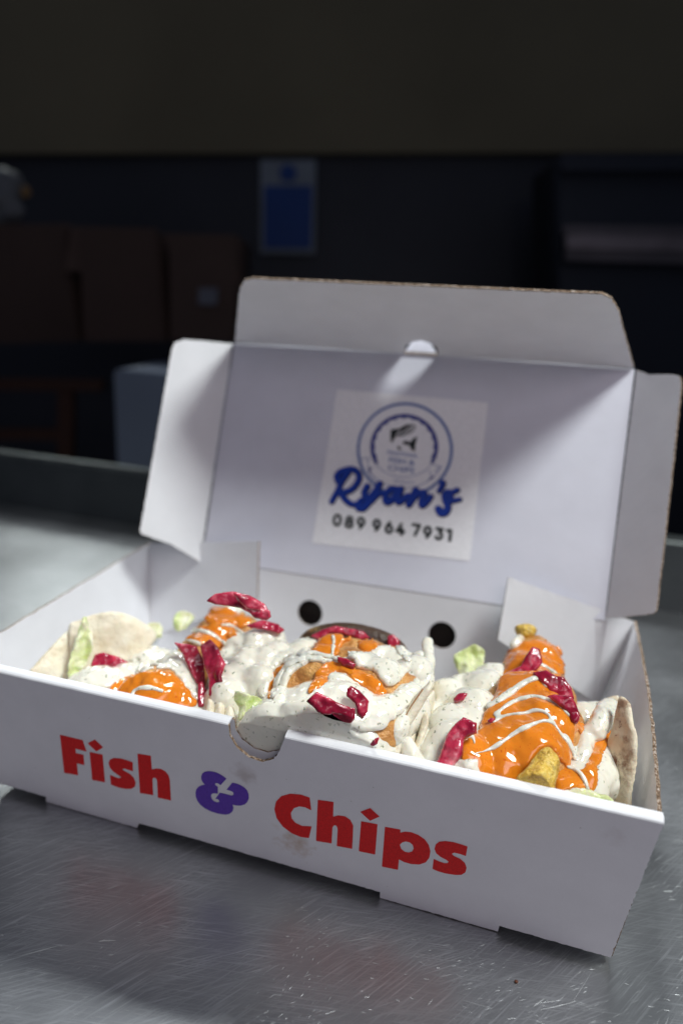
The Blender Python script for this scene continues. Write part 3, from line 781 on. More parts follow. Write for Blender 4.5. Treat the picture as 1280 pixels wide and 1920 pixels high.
def wave(a1, f1, a2, f2, seed=0., curl=0.):
    def f(x, y):
        return a1*noise.noise(Vector((x*f1, y*f1, seed)))+a2*noise.noise(Vector((x*f2, y*f2, seed+4)))+curl*(x*x+y*y)
    return f
def cen(outline): a = np.array(outline); return a.mean(0)
def facing(px, py, tilt=(0, 0, 0), Y=None, z=None, d=None, bvh=None, lift=0):
    """frame at a pixel, its normal turned to the camera then tilted"""
    if bvh is not None:
        h = hit(bvh, px, py); p = np.array(h[0]) if h else aty(px, py, Y if Y is not None else -.05)
        nb = np.array(h[1]) if h else -ray(px, py)
        if nb@(-ray(px, py)) < 0: nb = -nb
        n_ = nb*.15-ray(px, py)*.8+np.array(tilt)
        p = p+n_/np.linalg.norm(n_)*(lift+.0012)
    else:
        p = aty(px, py, Y) if Y is not None else (atz(px, py, z) if z is not None else atd(px, py, d)); n_ = -ray(px, py)/np.linalg.norm(ray(px, py))+np.array(tilt)
    return frame(p, n_)
def onion_piece(outline, bvh, parent, seed, tilt=(0, 0, 0), t=.0026, lift=.0012, curl=-5):
    c = cen(outline); fr = facing(*c, tilt=tilt, bvh=bvh, lift=lift)
    return pillow('onion_piece', outline, fr, t, .0011, M['onion'], parent, wave(.0022, 110, .0008, 340, seed, curl), h=.0006, ring=False)
def lettuce_piece(outline, parent, seed, tilt=(0, 0, 0), name='lettuce_leaf', **k):
    c = cen(outline); fr = facing(*c, tilt=tilt, **k)
    jag = rough_line([tuple(q) for q in smooth_ring(outline, 2)], 1.1, 4.0)
    return pillow(name, jag, fr, .0010, .0005, M['lettuce'], parent, wave(.006, 85, .003, 240, seed), h=.0006, ring=False)

def tube_goo(name, path, m, parent, sub=2, voxel=.0007, disp=(.0008, 160), smooth=3):
    """path: (px, py, world y, radius)"""
    v0, f0 = ico(sub); VV, FF = [], []; k = 0
    P = [np.append(aty(p[0], p[1], p[2]), p[3]) for p in path]; L = sum(np.linalg.norm(a[:3]-b[:3]) for a, b in zip(P, P[1:]))
    for q in spline(P, max(6, int(L/.0012))):
        VV.append(v0*q[3]+q[:3]); FF.append(f0+k); k += len(v0)
    return remeshed(name, np.concatenate(VV), np.concatenate(FF), voxel, smooth, disp, m, parent)
def sheet(name, left, right, m, parent, t=.0022, n=26, k=10, amp=.0012, seed=0):
    """a bent sheet between two 3D rails"""
    A, B = spline(left, n), spline(right, n); bm = bmesh.new(); g = []
    for i in range(n+1):
        row = []
        for j in range(k+1):
            s = j/k; p = V(A[i]*(1-s)+B[i]*s); p += Vector((noise.noise(p*120+Vector((seed, 0, 0))), noise.noise(p*120+Vector((0, seed, 0))), 0))*amp; row.append(bm.verts.new(p))
        g.append(row)
    for a, b in zip(g, g[1:]):
        for j in range(k): bm.faces.new((a[j], a[j+1], b[j+1], b[j]))
    me = bpy.data.meshes.new(name); bm.to_mesh(me); bm.free(); o_ = link(name, me, m, parent, True)
    s = o_.modifiers.new('s', 'SOLIDIFY'); s.thickness = t; s.offset = 0
    b_ = o_.modifiers.new('b', 'SUBSURF'); b_.levels = 2; b_.render_levels = 2
    return o_
# ------------------------------------------------ taco on the left
def T(name, px, py, Y, label):
    p = aty(px, py, Y); e = empty(name, (p[0], p[1], .0015)); return tag(e, label, 'taco', 'loaded fish tacos in the box')
t1 = T('fish_taco', 340, 1260, -.04, 'leftmost taco with upright dark onion pieces, its pale tortilla leaning on the left wall')
fish1 = blobs('battered_fish', [(300, 1316, -.066, .0175, 1.1, 1, 1), (340, 1275, -.05, .014), (378, 1240, -.03, .0145), (408, 1203, -.01, .014), (425, 1178, .004, .0135), (455, 1195, 0, .013)], M['batter'], t1)
fill1 = blobs('white_sauce_bed', [(190, 1305, -.064, .015, 1.3, 1, 1), (240, 1295, -.055, .014), (285, 1275, -.03, .017), (470, 1262, -.034, .015), (510, 1275, -.034, .014), (440, 1285, -.05, .014), (425, 1312, -.062, .011),
    (490, 1310, -.05, .015), (448, 1215, -.026, .0085), (478, 1208, -.024, .0085), (505, 1205, -.02, .0095), (430, 1240, -.034, .0075), (465, 1240, -.04, .0075), (500, 1240, -.036, .0085), (455, 1275, -.052, .0075), (488, 1280, -.052, .0095), (520, 1225, -.028, .007), (340, 1345, -.066, .016), (400, 1345, -.05, .017), (250, 1335, -.066, .013)],
    M['white_sauce'], t1, smooth=8, disp=(.0010, 110))
sheet('tortilla', [aty(*q) for q in ((535, 1200, -.012), (545, 1215, -.022), (530, 1240, -.032), (505, 1275, -.046), (470, 1310, -.058))], [aty(*q)*np.array([1, 1, 0])+np.array([-.01, .005, .015]) for q in ((535, 1200, -.012), (545, 1215, -.022), (530, 1240, -.032), (505, 1275, -.046), (470, 1310, -.058))], M['pale_tortilla'], t1, seed=2)
b1 = bvh_of([fish1, fill1])
w1 = goo('white_sauce', [z1((680, 480), (705, 425), (780, 370), (860, 365), (930, 400), (965, 480), (990, 560), (983, 625), (935, 570), (885, 500), (840, 470), (760, 462), (700, 492)),
    z1((985, 190), (1010, 150), (1060, 128), (1120, 118), (1185, 128), (1225, 172), (1180, 195), (1130, 162), (1050, 158)),
    z1((360, 545), (440, 492), (515, 460), (605, 485), (575, 545), (480, 572), (400, 575)), z1((560, 410), (640, 395), (730, 370), (790, 300), (820, 300), (830, 340), (760, 400), (680, 430), (600, 430))],
    [(z1((935, 248), (985, 215), (1040, 215), (1075, 238)), 7)], b1, M['white_sauce'], t1)
o1 = goo('orange_sauce', [z1((545, 575), (600, 520), (690, 492), (760, 478), (840, 478), (900, 525), (950, 590), (985, 640), (940, 665), (860, 690), (790, 670), (650, 640), (600, 615)),
    z1((812, 365), (860, 300), (960, 255), (1090, 248), (1190, 285), (1135, 320), (1110, 372), (1000, 345), (880, 325)),
    z1((995, 195), (1060, 152), (1130, 158), (1200, 188), (1262, 222), (1220, 262), (1130, 245), (1060, 245)), z1((700, 440), (760, 380), (820, 350), (800, 380), (720, 440))],
    [(z1((820, 215), (850, 240), (875, 270)), 6), (z1((815, 260), (850, 290)), 5), (z1((440, 572), (490, 570), (535, 578)), 4), (z1((455, 410), (470, 430)), 5)], b1, M['orange_sauce'], t1)
b1 = bvh_of([fish1, fill1, w1, o1])
d1 = goo('white_drizzle', [], [(z1((812, 575), (760, 560), (700, 560), (665, 585), (680, 620), (740, 640), (800, 660)), 4.2), (z1((860, 345), (900, 290), (980, 272), (1060, 292), (1120, 335)), 5.5),
    (z1((850, 330), (900, 318), (960, 325), (1000, 340)), 3.5), (z1((1110, 245), (1160, 250), (1210, 285)), 4.5), (z1((900, 675), (960, 660), (1010, 670)), 4)], b1, M['white_sauce'], t1)
b1 = bvh_of([fish1, fill1, w1, o1, d1])
onion_piece(z1((475, 390), (520, 380), (600, 405), (645, 430), (672, 468), (620, 482), (560, 462), (500, 455), (445, 482), (458, 430)), b1, t1, 1)
onion_piece(z1((868, 330), (930, 338), (985, 350), (1020, 420), (1030, 520), (1020, 650), (990, 655), (985, 545), (950, 480), (915, 395)), b1, t1, 2, lift=.003)
onion_piece(z1((1000, 345), (1042, 310), (1090, 360), (1132, 440), (1112, 505), (1126, 590), (1075, 637), (1048, 600), (1035, 500), (1010, 420)), b1, t1, 3, lift=.0055, tilt=(-.3, 0, 0))
onion_piece(z2((15, 125), (60, 88), (150, 74), (240, 98), (310, 138), (340, 190), (300, 215), (240, 190), (190, 162), (120, 150), (60, 142)), b1, t1, 4, lift=.004)
onion_piece(z2((215, 165), (280, 150), (338, 172), (342, 205), (320, 225), (260, 212)), b1, t1, 5, lift=.003)
onion_piece(z2((215, 245), (300, 215), (375, 238), (412, 270), (385, 292), (320, 272), (240, 262)), b1, t1, 6, lift=.003)
onion_piece(z2((150, 80), (235, 100), (300, 140), (290, 180), (220, 165), (170, 120)), b1, t1, 7, lift=.006, t=.003)
onion_piece(z1((985, 545), (1010, 520), (1050, 600), (1030, 660), (990, 660)), b1, t1, 8, lift=.002)
# its tortilla: folded leaves leaning on the left wall
pillow('tortilla', z1((340, 548), (350, 420), (345, 250), (400, 215), (470, 190), (560, 180), (650, 195), (740, 240), (790, 300), (700, 400), (500, 520)), facing(215, 1220, Y=-.035, tilt=(.3, 0, .3)), .0026, .0013, M['pale_tortilla'], t1, wave(.004, 45, .001, 160, 3, -3), h=.001)
pillow('tortilla', z1((140, 500), (185, 430), (240, 370), (300, 310), (345, 270), (375, 260), (372, 330), (360, 440), (350, 550), (250, 560)), facing(100, 1230, Y=-.055, tilt=(.5, 0, .2)), .0026, .0013, M['pale_tortilla'], t1, wave(.004, 45, .001, 160, 8, -3), h=.001)
for i, q in enumerate((z1((1015, 720), (1030, 640), (1045, 612), (1072, 640), (1070, 740)), z1((1060, 745), (1078, 650), (1100, 630), (1125, 655), (1118, 750)), z1((1110, 750), (1130, 660), (1160, 650), (1180, 700), (1165, 760)))):
    pillow('tortilla_pleat', q, facing(*cen(q), Y=-.0785+.0008*i), .006, .0028, M['pale_tortilla'], t1, h=.0007)
lettuce_piece(z1((340, 440), (420, 200), (450, 260), (470, 330), (450, 400), (400, 500), (350, 520)), t1, 5, Y=-.052)
lettuce_piece(z1((690, 300), (730, 245), (800, 230), (812, 300), (740, 330)), t1, 1, Y=-.01)
lettuce_piece(z1((865, 245), (878, 190), (920, 172), (975, 200), (945, 245), (890, 280)), t1, 2, Y=.01)
lettuce_piece(z1((400, 500), (440, 450), (480, 470), (430, 540), (370, 545)), t1, 9, Y=-.066)

# ------------------------------------------------ taco in the middle
t2 = T('fish_taco', 640, 1300, -.04, 'middle taco heaped with white herb sauce in front of a charred round slice')
fish2 = blobs('battered_fish', [(568, 1290, -.046, .0155), (605, 1275, -.044, .0155), (660, 1278, -.042, .016), (705, 1300, -.045, .0155), (745, 1300, -.04, .012), (625, 1240, -.022, .0125), (660, 1246, -.022, .0130), (700, 1250, -.022, .0130), (735, 1256, -.022, .0115), (640, 1335, -.055, .020), (700, 1368, -.070, .012), (688, 1390, -.070, .012)], M['batter'], t2)
fill2 = blobs('white_sauce_bed', [(462, 1374, -.072, .0105), (500, 1380, -.073, .011), (540, 1380, -.073, .012), (580, 1388, -.073, .012), (620, 1397, -.073, .012), (660, 1406, -.073, .011), (500, 1375, -.072, .0145), (540, 1368, -.070, .018), (590, 1362, -.068, .020), (640, 1368, -.070, .019), (470, 1392, -.074, .011), (680, 1400, -.074, .015), (520, 1320, -.05, .016), (535, 1275, -.035, .013), (570, 1245, -.02, .012), (500, 1330, -.04, .02), (660, 1440, -.07, .02), (600, 1420, -.070, .02), (760, 1330, -.05, .012), (735, 1350, -.06, .0115), (780, 1262, -.03, .009)],
    M['white_sauce'], t2, smooth=12, disp=(.0008, 90))
b2 = bvh_of([fish2, fill2])
w2 = goo('white_sauce', [z2((410, 360), (470, 322), (560, 300), (568, 350), (525, 392), (620, 412), (690, 412), (690, 432), (620, 436), (540, 430), (470, 470), (425, 530), (410, 600), (400, 640), (355, 625), (380, 530), (430, 450), (400, 440), (350, 480), (330, 540), (310, 610), (270, 570), (275, 480), (340, 405)),
    z2((720, 395), (760, 385), (840, 385), (885, 345), (940, 360), (990, 385), (1030, 405), (1030, 470), (960, 545), (900, 530), (860, 480), (780, 462), (760, 430)),
    z2((620, 545), (640, 492), (700, 490), (770, 535), (850, 592), (930, 602), (1000, 572), (1060, 520), (1080, 600), (960, 710), (900, 765), (800, 780), (740, 745), (745, 800), (820, 850), (850, 920), (700, 905), (520, 870), (400, 850), (300, 900), (170, 815), (230, 700), (330, 640), (420, 642), (500, 625), (560, 585))],
    [(z2((330, 745), (450, 750), (560, 762), (660, 785), (740, 815), (800, 860), (832, 900)), 7, .0036)], b2, M['white_sauce'], t2, th=.0026, disp=(.0006, 90))
o2 = goo('orange_sauce', [z2((562, 325), (640, 288), (710, 298), (748, 322), (700, 340), (672, 390), (612, 412), (525, 388), (560, 365)), z2((760, 335), (800, 322), (868, 326), (876, 368), (850, 390), (795, 388), (780, 350)),
    z2((512, 605), (545, 560), (560, 500), (600, 440), (670, 428), (715, 458), (780, 470), (840, 500), (892, 542), (928, 606), (850, 592), (775, 540), (720, 490), (655, 482), (625, 550), (570, 572))],
    [(z2((400, 462), (365, 480), (340, 540), (332, 612)), 6)], b2, M['orange_sauce'], t2)
b2 = bvh_of([fish2, fill2, w2, o2])
d2 = goo('white_drizzle', [], [(z2((650, 300), (655, 330), (648, 380)), 4), (z2((975, 350), (990, 385), (1030, 420)), 6), (z2((480, 390), (560, 385), (640, 405), (700, 420), (760, 400)), 6), (z2((350, 600), (370, 530), (420, 450), (500, 415)), 7)], b2, M['white_sauce'], t2)
# standing tortilla edge with sauce clinging to it
top = [aty(*q) for q in ((802, 1212, -.01), (802, 1240, -.02), (800, 1275, -.032), (782, 1310, -.045), (762, 1345, -.058), (742, 1385, -.070), (722, 1425, -.0775))]
low = [np.array([p[0]+.006, p[1]+.006, .02]) for p in top]
sheet('tortilla', top, low, M['pale_tortilla'], t2)
top = [aty(*q) for q in ((812, 1290, -.036), (796, 1320, -.048), (780, 1352, -.058), (768, 1390, -.068), (752, 1432, -.0765))]
low = [np.array([p[0]+.006, p[1]+.006, .02]) for p in top]
sheet('tortilla', top, low, M['pale_tortilla'], t2, seed=4)
tube_goo('clinging_sauce', [(800, 1206, -.012, .0032), (803, 1230, -.02, .003), (800, 1262, -.030, .0036), (796, 1284, -.036, .004), (778, 1298, -.045, .003)], M['white_sauce'], t2)
tube_goo('clinging_sauce', [(757, 1352, -.068, .0026), (745, 1368, -.070, .0048), (735, 1385, -.072, .0045), (718, 1398, -.075, .0028)], M['white_sauce'], t2)
tube_goo('clinging_sauce', [(735, 1290, -.040, .004), (760, 1275, -.038, .0035), (785, 1262, -.034, .003), (800, 1258, -.030, .003)], M['white_sauce'], t2)
tube_goo('clinging_sauce', [(752, 1215, -.018, .0012), (758, 1228, -.019, .0026), (772, 1238, -.02, .0036), (790, 1232, -.02, .0030)], M['white_sauce'], t2)
tube_goo('clinging_sauce', [(765, 1395, -.072, .003), (770, 1420, -.075, .0045), (785, 1440, -.0765, .004)], M['white_sauce'], t2)
q = z2((1118, 540), (1136, 520), (1145, 560), (1095, 660), (1035, 750), (1012, 800), (1002, 860), (960, 915), (880, 920), (900, 870), (955, 790), (1005, 690), (1060, 600))
pillow('tortilla', q, facing(*cen(q), Y=-.0655, tilt=(.35, 0, 0)), .0055, .0025, M['pale_tortilla'], t2, wave(.001, 90, .0005, 260, 6), h=.0007)
q = z2((1085, 760), (1100, 700), (1120, 680), (1130, 740), (1100, 830), (1075, 900), (1040, 960), (1000, 960), (1030, 890), (1060, 830))
pillow('tortilla', q, facing(*cen(q), Y=-.064, tilt=(.35, 0, 0)), .0055, .0025, M['pale_tortilla'], t2, wave(.001, 90, .0005, 260, 7), h=.0007)
M['toasted'] = plain('toasted_crease', (.38, .17, .06), .5, 0, 200)
bt = bvh_of([c for c in t2.children if c.name.startswith('tortilla')])
goo('toasted_crease', [], [(z2((1102, 565), (1070, 610), (1040, 655), (1008, 712)), 1.5, .0006)], bt, M['toasted'], t2, voxel=.0004, smooth=2, disp=None)
goo('toasted_crease', [], [(z2((962, 835), (935, 875), (912, 912)), 1.5, .0006)], bt, M['toasted'], t2, voxel=.0004, smooth=2, disp=None)
# the charred slice behind
cc = [(662+104*math.cos(a*math.pi/12), 1219+50*math.sin(a*math.pi/12)+.10*104*math.cos(a*math.pi/12)) for a in range(24)]
bunfr = facing(662, 1225, Y=-.006, tilt=(0, -.1, .5))
pillow('charred_slice', cc, bunfr, .013, .006, M['bun'], t2, wave(.001, 80, 0, 1, 2), h=.001)
b2 = bvh_of([fish2, fill2, w2, o2, d2])
b2b = bvh_of([fish2, fill2, w2, o2, d2, [c for c in t2.children if c.name.startswith('charred_slice')][0]])
onion_piece(z2((570, 575), (620, 603), (690, 640), (762, 660), (764, 708), (742, 738), (640, 742), (590, 712), (558, 660), (515, 627)), b2, t2, 11, lift=.0022)
onion_piece(z2((740, 548), (782, 570), (832, 622), (826, 680), (800, 717), (770, 690), (762, 640), (714, 600), (720, 565)), b2, t2, 12, lift=.0022)
onion_piece(z2((670, 400), (720, 412), (766, 440), (755, 472), (700, 450), (672, 425)), b2, t2, 13)
onion_piece(z2((535, 300), (600, 265), (660, 248), (740, 262), (800, 272), (842, 312), (790, 322), (700, 292), (640, 287), (580, 322)), b2b, t2, 14, lift=.002)
onion_piece(z2((920, 300), (950, 288), (986, 320), (988, 380), (962, 402), (925, 350)), b2b, t2, 15, lift=.002)
onion_piece(z2((825, 862), (858, 815), (888, 798), (872, 842), (842, 872)), b2, t2, 16)
lettuce_piece(z2((1030, 470), (1080, 450), (1090, 490), (1060, 530), (1020, 530)), t2, 3, Y=-.025)
# a loose leaf between the left and the middle taco
lf_ = lettuce_piece(z2((165, 575), (200, 580), (260, 600), (325, 630), (280, 660), (230, 700), (200, 725), (175, 715), (182, 660), (155, 620)), None, 4, Y=-.0755, name='lettuce_leaf')
tag(lf_, 'bright green torn lettuce leaf between the left and middle tacos', 'lettuce')

# ------------------------------------------------ taco on the right
t3 = T('fish_taco', 1000, 1340, -.03, 'rightmost taco coated in orange sauce with thin white drizzles beside a toasted tortilla')
fish3 = blobs('battered_fish', [(940, 1442, -.056, .0195), (985, 1432, -.052, .0205), (962, 1395, -.04, .0205), (1008, 1388, -.038, .020), (985, 1345, -.022, .0205), (1008, 1325, -.01, .0185), (995, 1290, .004, .0175), (998, 1255, .02, .0160), (1000, 1238, .03, .0135), (1028, 1365, -.03, .016)], M['batter'], t3, voxel=.001)
fill3 = blobs('white_sauce_bed', [(885, 1345, -.035, .014), (905, 1305, -.012, .013), (850, 1410, -.060, .014), (820, 1435, -.068, .010), (870, 1440, -.066, .014), (845, 1375, -.050, .0125), (838, 1302, -.018, .0085), (862, 1292, -.010, .0075), (842, 1322, -.026, .0075), (925, 1282, .0, .011), (815, 1345, -.036, .0075), (800, 1370, -.046, .006), (880, 1385, -.045, .015),
    (870, 1485, -.066, .013), (900, 1400, -.04, .016), (1085, 1475, -.058, .012), (1105, 1455, -.05, .012), (1118, 1405, -.03, .011), (1095, 1355, -.01, .010), (1110, 1440, -.04, .014), (1090, 1400, -.02, .014), (1060, 1500, -.066, .011)], M['white_sauce'], t3, smooth=8, disp=(.0010, 110))
tube_goo('clinging_sauce', [(788, 1376, -.050, .0042), (825, 1345, -.038, .005), (868, 1312, -.022, .005), (905, 1288, -.008, .0045)], M['white_sauce'], t3, disp=(.0012, 170))
tube_goo('clinging_sauce', [(783, 1420, -.068, .004), (806, 1388, -.058, .0055), (830, 1370, -.050, .005), (850, 1350, -.044, .003)], M['white_sauce'], t3, disp=(.0012, 170))
bed3 = sheet('tortilla', [aty(*q) for q in ((905, 1262, .02), (860, 1285, 0), (818, 1325, -.02), (790, 1365, -.04), (775, 1420, -.062))], [aty(*q)*np.array([1, 1, 0])+np.array([.02, .005, .012]) for q in ((905, 1262, .02), (860, 1285, 0), (818, 1325, -.02), (790, 1365, -.04), (775, 1420, -.062))], M['pale_tortilla'], t3, seed=9)
b3 = bvh_of([fish3, fill3])
o3 = goo('orange_sauce', [z3((430, 490), (450, 400), (520, 335), (600, 316), (690, 345), (740, 420), (728, 500), (772, 600), (792, 700), (788, 830), (765, 965), (738, 945), (700, 905), (672, 858), (625, 862), (585, 925), (540, 980), (498, 1035), (410, 1048), (320, 1020), (228, 925), (240, 820), (300, 790), (350, 700), (395, 600)),
    z3((870, 840), (980, 750), (970, 820), (905, 940), (895, 1075), (800, 1065), (700, 1088), (705, 985), (760, 955), (830, 965), (860, 900)), z3((785, 740), (810, 728), (862, 765), (850, 800), (800, 785))],
    [], b3, M['orange_sauce'], t3, th=.002, disp=(.0010, 75))
b3 = bvh_of([fish3, fill3, o3])
d3 = goo('white_drizzle', [z3((170, 990), (200, 930), (262, 912), (312, 930), (300, 975), (330, 1020), (380, 1050), (300, 1050), (220, 1020))],
    [(z3((360, 650), (430, 610), (500, 560), (560, 522), (610, 512), (645, 545)), 5.5), (z3((395, 692), (460, 642), (520, 617), (590, 602), (660, 620), (720, 652), (768, 702)), 5),
     (z3((385, 730), (450, 697), (540, 687), (600, 672), (655, 690), (695, 750), (740, 815), (788, 872)), 4.6), (z3((740, 800), (770, 850), (800, 920)), 7),
     (z3((290, 890), (370, 865), (430, 830), (500, 782), (570, 747), (640, 724), (690, 738)), 4.2), (z3((300, 960), (330, 1010), (400, 1045), (450, 1025), (520, 1030)), 4),
     (z3((490, 352), (530, 312), (590, 292), (650, 298), (685, 325)), 7.5, .0028), (z3((612, 440), (650, 455), (690, 485)), 6),
     (z3((760, 955), (810, 978), (840, 1020), (858, 1072)), 4.5), (z3((790, 870), (830, 880), (850, 900)), 8), (z3((245, 810), (280, 800), (290, 840)), 3.5)], b3, M['white_sauce'], t3)
b3 = bvh_of([fish3, fill3, o3, d3])
pw = z3((498, 1010), (545, 965), (590, 900), (640, 858), (682, 880), (714, 950), (696, 1050), (684, 1110), (600, 1110), (500, 1080))
pillow('potato_wedge', pw, facing(*cen(pw), Y=-.0765, tilt=(.3, 0, 1.1)), .014, .009, M['potato'], t3, wave(.002, 120, .0005, 500, 2), h=.0007)
pw = z3((488, 262), (510, 245), (560, 240), (602, 262), (590, 300), (540, 320), (505, 298))
pillow('potato_wedge', pw, facing(*cen(pw), Y=.034, tilt=(0, 0, .4)), .010, .004, M['potato'], t3, wave(.001, 160, .0005, 500, 5), h=.0007)
onion_piece(z3((580, 350), (615, 358), (632, 430), (604, 470), (572, 505), (530, 545), (482, 562), (448, 525), (455, 480), (520, 450), (545, 400)), b3, t3, 21, lift=.0022)
onion_piece(z3((580, 480), (650, 468), (700, 500), (735, 500), (775, 560), (792, 615), (750, 640), (700, 620), (650, 600), (655, 560), (605, 520)), b3, t3, 22, lift=.0025)
onion_piece(z3((650, 600), (700, 590), (770, 600), (800, 640), (822, 700), (805, 742), (770, 730), (755, 690), (700, 640)), b3, t3, 23, lift=.0025)
onion_piece(z3((235, 702), (305, 735), (302, 790), (240, 815), (235, 900), (180, 960), (150, 985), (92, 945), (130, 850), (150, 790), (190, 740)), b3, t3, 24, lift=.003, t=.005)
onion_piece(z3((180, 610), (215, 582), (262, 585), (235, 625), (190, 638)), b3, t3, 25)
onion_piece(z3((350, 725), (372, 706), (400, 712), (375, 740)), b3, t3, 26, t=.002)
TO = frame(aty(1150, 1420, -.045), (-.75, -.55, .35))
pillow('tortilla', z3((1005, 598), (1040, 610), (1070, 650), (1088, 720), (1112, 830), (1105, 950), (1080, 1080), (1060, 1200), (985, 1190), (900, 1100), (888, 1000), (900, 930), (950, 840), (985, 740), (998, 650)), TO, .003, .0015, M['tortilla'], t3, wave(.0015, 45, .0006, 170, 3, -1), h=.001)
pillow('tortilla', z3((815, 655), (880, 640), (960, 605), (1010, 598), (1000, 640), (900, 680), (820, 680)), facing(1125, 1322, Y=-.005), .003, .0015, M['tortilla'], t3, h=.0008)
tube_goo('clinging_sauce', [(1142, 1325, -.02, .0045), (1130, 1345, -.03, .005), (1118, 1365, -.036, .005), (1100, 1385, -.04, .004), (1090, 1415, -.05, .0045), (1085, 1430, -.055, .003)], M['white_sauce'], t3)
tube_goo('clinging_sauce', [(1098, 1350, -.01, .004), (1105, 1335, -.005, .005), (1120, 1330, -.005, .004)], M['white_sauce'], t3)
lettuce_piece(z3((185, 400), (250, 360), (290, 340), (345, 370), (340, 430), (350, 520), (300, 555), (230, 510), (200, 460)), t3, 6, Y=.015, tilt=(0, .3, 0))
lettuce_piece(z3((338, 450), (400, 452), (432, 480), (392, 522), (345, 542)), t3, 7, Y=.02)
lettuce_piece(z3((0, 720), (40, 700), (80, 730), (60, 790), (0, 760)), t3, 8, Y=-.03)
lf_ = lettuce_piece(z3((680, 1105), (740, 1080), (840, 1068), (930, 1078), (980, 1108), (995, 1160), (900, 1170), (800, 1150)), None, 12, Y=-.077, tilt=(0, 0, .8), name='lettuce_leaf')
tag(lf_, 'pale lettuce shred lying low in the right front corner of the box', 'lettuce')

# ================================================================== COUNTER AND KITCHEN
ctr = tag(empty('steel_counter', (0, .0, GZ)), 'scratched stainless steel kitchen counter with a low upstand, under the open box', 'counter')
A, B = np.array([-.5895, .3599]), np.array([.2388, .3223]); dr = (B-A)/np.linalg.norm(B-A); A2 = A-dr*1.5; B2 = B+dr*1.5; nrm = np.array([dr[1], -dr[0]])
def box_mesh(name, c8, m, parent=None, bev=0):
    bm = bmesh.new(); vs = [bm.verts.new(c) for c in c8]
    for f in ((0, 1, 2, 3), (7, 6, 5, 4), (0, 4, 5, 1), (1, 5, 6, 2), (2, 6, 7, 3), (3, 7, 4, 0)): bm.faces.new([vs[i] for i in f])
    if bev: bmesh.ops.bevel(bm, geom=list(bm.edges), offset=bev, segments=3, affect='EDGES')
    bmesh.ops.recalc_face_normals(bm, faces=bm.faces); me = bpy.data.meshes.new(name); bm.to_mesh(me); bm.free(); return link(name, me, m, parent)
def prism(p4, z0, z1_): return [(x, y, z0) for x, y in p4]+[(x, y, z1_) for x, y in p4]
C2, D2 = B2+nrm*1.1, A2+nrm*1.1
box_mesh('worktop', prism([A2, B2, C2, D2], GZ-.04, GZ), M['worktop'], ctr)
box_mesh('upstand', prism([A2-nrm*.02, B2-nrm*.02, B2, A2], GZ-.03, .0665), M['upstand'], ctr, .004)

# far wall: about perpendicular to the view
WD = 2.3
hf_ = np.array([FWD[0], FWD[1], 0]); hf_ /= np.linalg.norm(hf_)
WO = CAM+hf_*WD
WF = frame(WO, -hf_)
def wpts(*p): return plane_pts(WF, p)
def far(name, pts_, dist, t, m, parent=None, round_=0):
    o_ = CAM+hf_*dist; fr = frame(o_, -hf_); q = plane_pts(fr, pts_)
    if round_: q = rounded(q, range(len(q)), round_)
    return panel(name, fr, q, t, m, parent)
M['wall_dark'] = plain('dark_steel_lining', (.05, .052, .058), .5, .3, 3)
M['wall_top'] = plain('brown_painted_wall', (.27, .225, .125), .8, 0, 2)
wall = tag(empty('kitchen_wall', (float(WO[0]), float(WO[1]), 0)), 'dark kitchen wall behind the counter, brownish above and near black below', 'wall')
far('upper_wall', [(-900, -700), (2200, -700), (2200, 283), (-900, 289)], WD-.04, .05, M['wall_top'], wall)
far('lower_wall', [(-900, 200), (2200, 200), (2200, 2400), (-900, 2400)], WD, .05, M['wall_dark'], wall)
sg = tag(empty('safety_sign', tuple(aty(540, 470, 1.7))), 'blurred blue and white notice on the dark wall above the box lid', 'sign')
M['sign_white'] = plain('sign_white', (.30, .34, .36), .5); M['sign_blue'] = plain('sign_blue', (.008, .07, .30), .5)
far('sign_board', [(488, 300), (592, 300), (590, 476), (488, 474)], WD-.03, .008, M['sign_white'], sg)
far('sign_text_panel', [(495, 348), (585, 348), (583, 466), (495, 465)], WD-.035, .003, M['sign_blue'], sg)
far('sign_symbol', [(540+16*math.cos(a*math.pi/8), 324+16*math.sin(a*math.pi/8)) for a in range(16)], WD-.035, .003, M['sign_blue'], sg)
# steel unit at the right with its reflected streak painted as pale strips
M['dark_steel'] = plain('dark_steel', (.045, .05, .06), .45, .6, 2)
M['highlight'] = plain('pink_highlight', (.50, .42, .41), .5, .2, 4, .35)  # reflection on the steel, put into the colour of a strip
un = tag(empty('steel_cabinet', tuple(atd(1180, 800, 1.7))), 'dark steel cabinet in the right background with a painted pale streak of reflected light', 'cabinet')
far('cabinet_body', [(1050, 288), (1700, 286), (1700, 1300), (1050, 1300)], 1.75, .25, M['dark_steel'], un, .01)
M['highlight_dim'] = plain('dim_highlight', (.20, .175, .175), .5, .2, 4, .5)  # dimmer fringe that softens the painted reflection
far('cabinet_strip', [(1062, 440), (1420, 444), (1420, 474), (1062, 466)], 1.68, .02, M['highlight'], un, .01)
far('cabinet_strip', [(1056, 422), (1420, 426), (1420, 443), (1056, 439)], 1.69, .02, M['highlight_dim'], un, .004)
far('cabinet_strip', [(1060, 467), (1420, 475), (1420, 498), (1060, 488)], 1.69, .02, M['highlight_dim'], un, .004)
far('cabinet_strip', [(1052, 300), (1420, 296), (1420, 318), (1052, 320)], 1.69, .02, M['dark_steel'], un, .005)
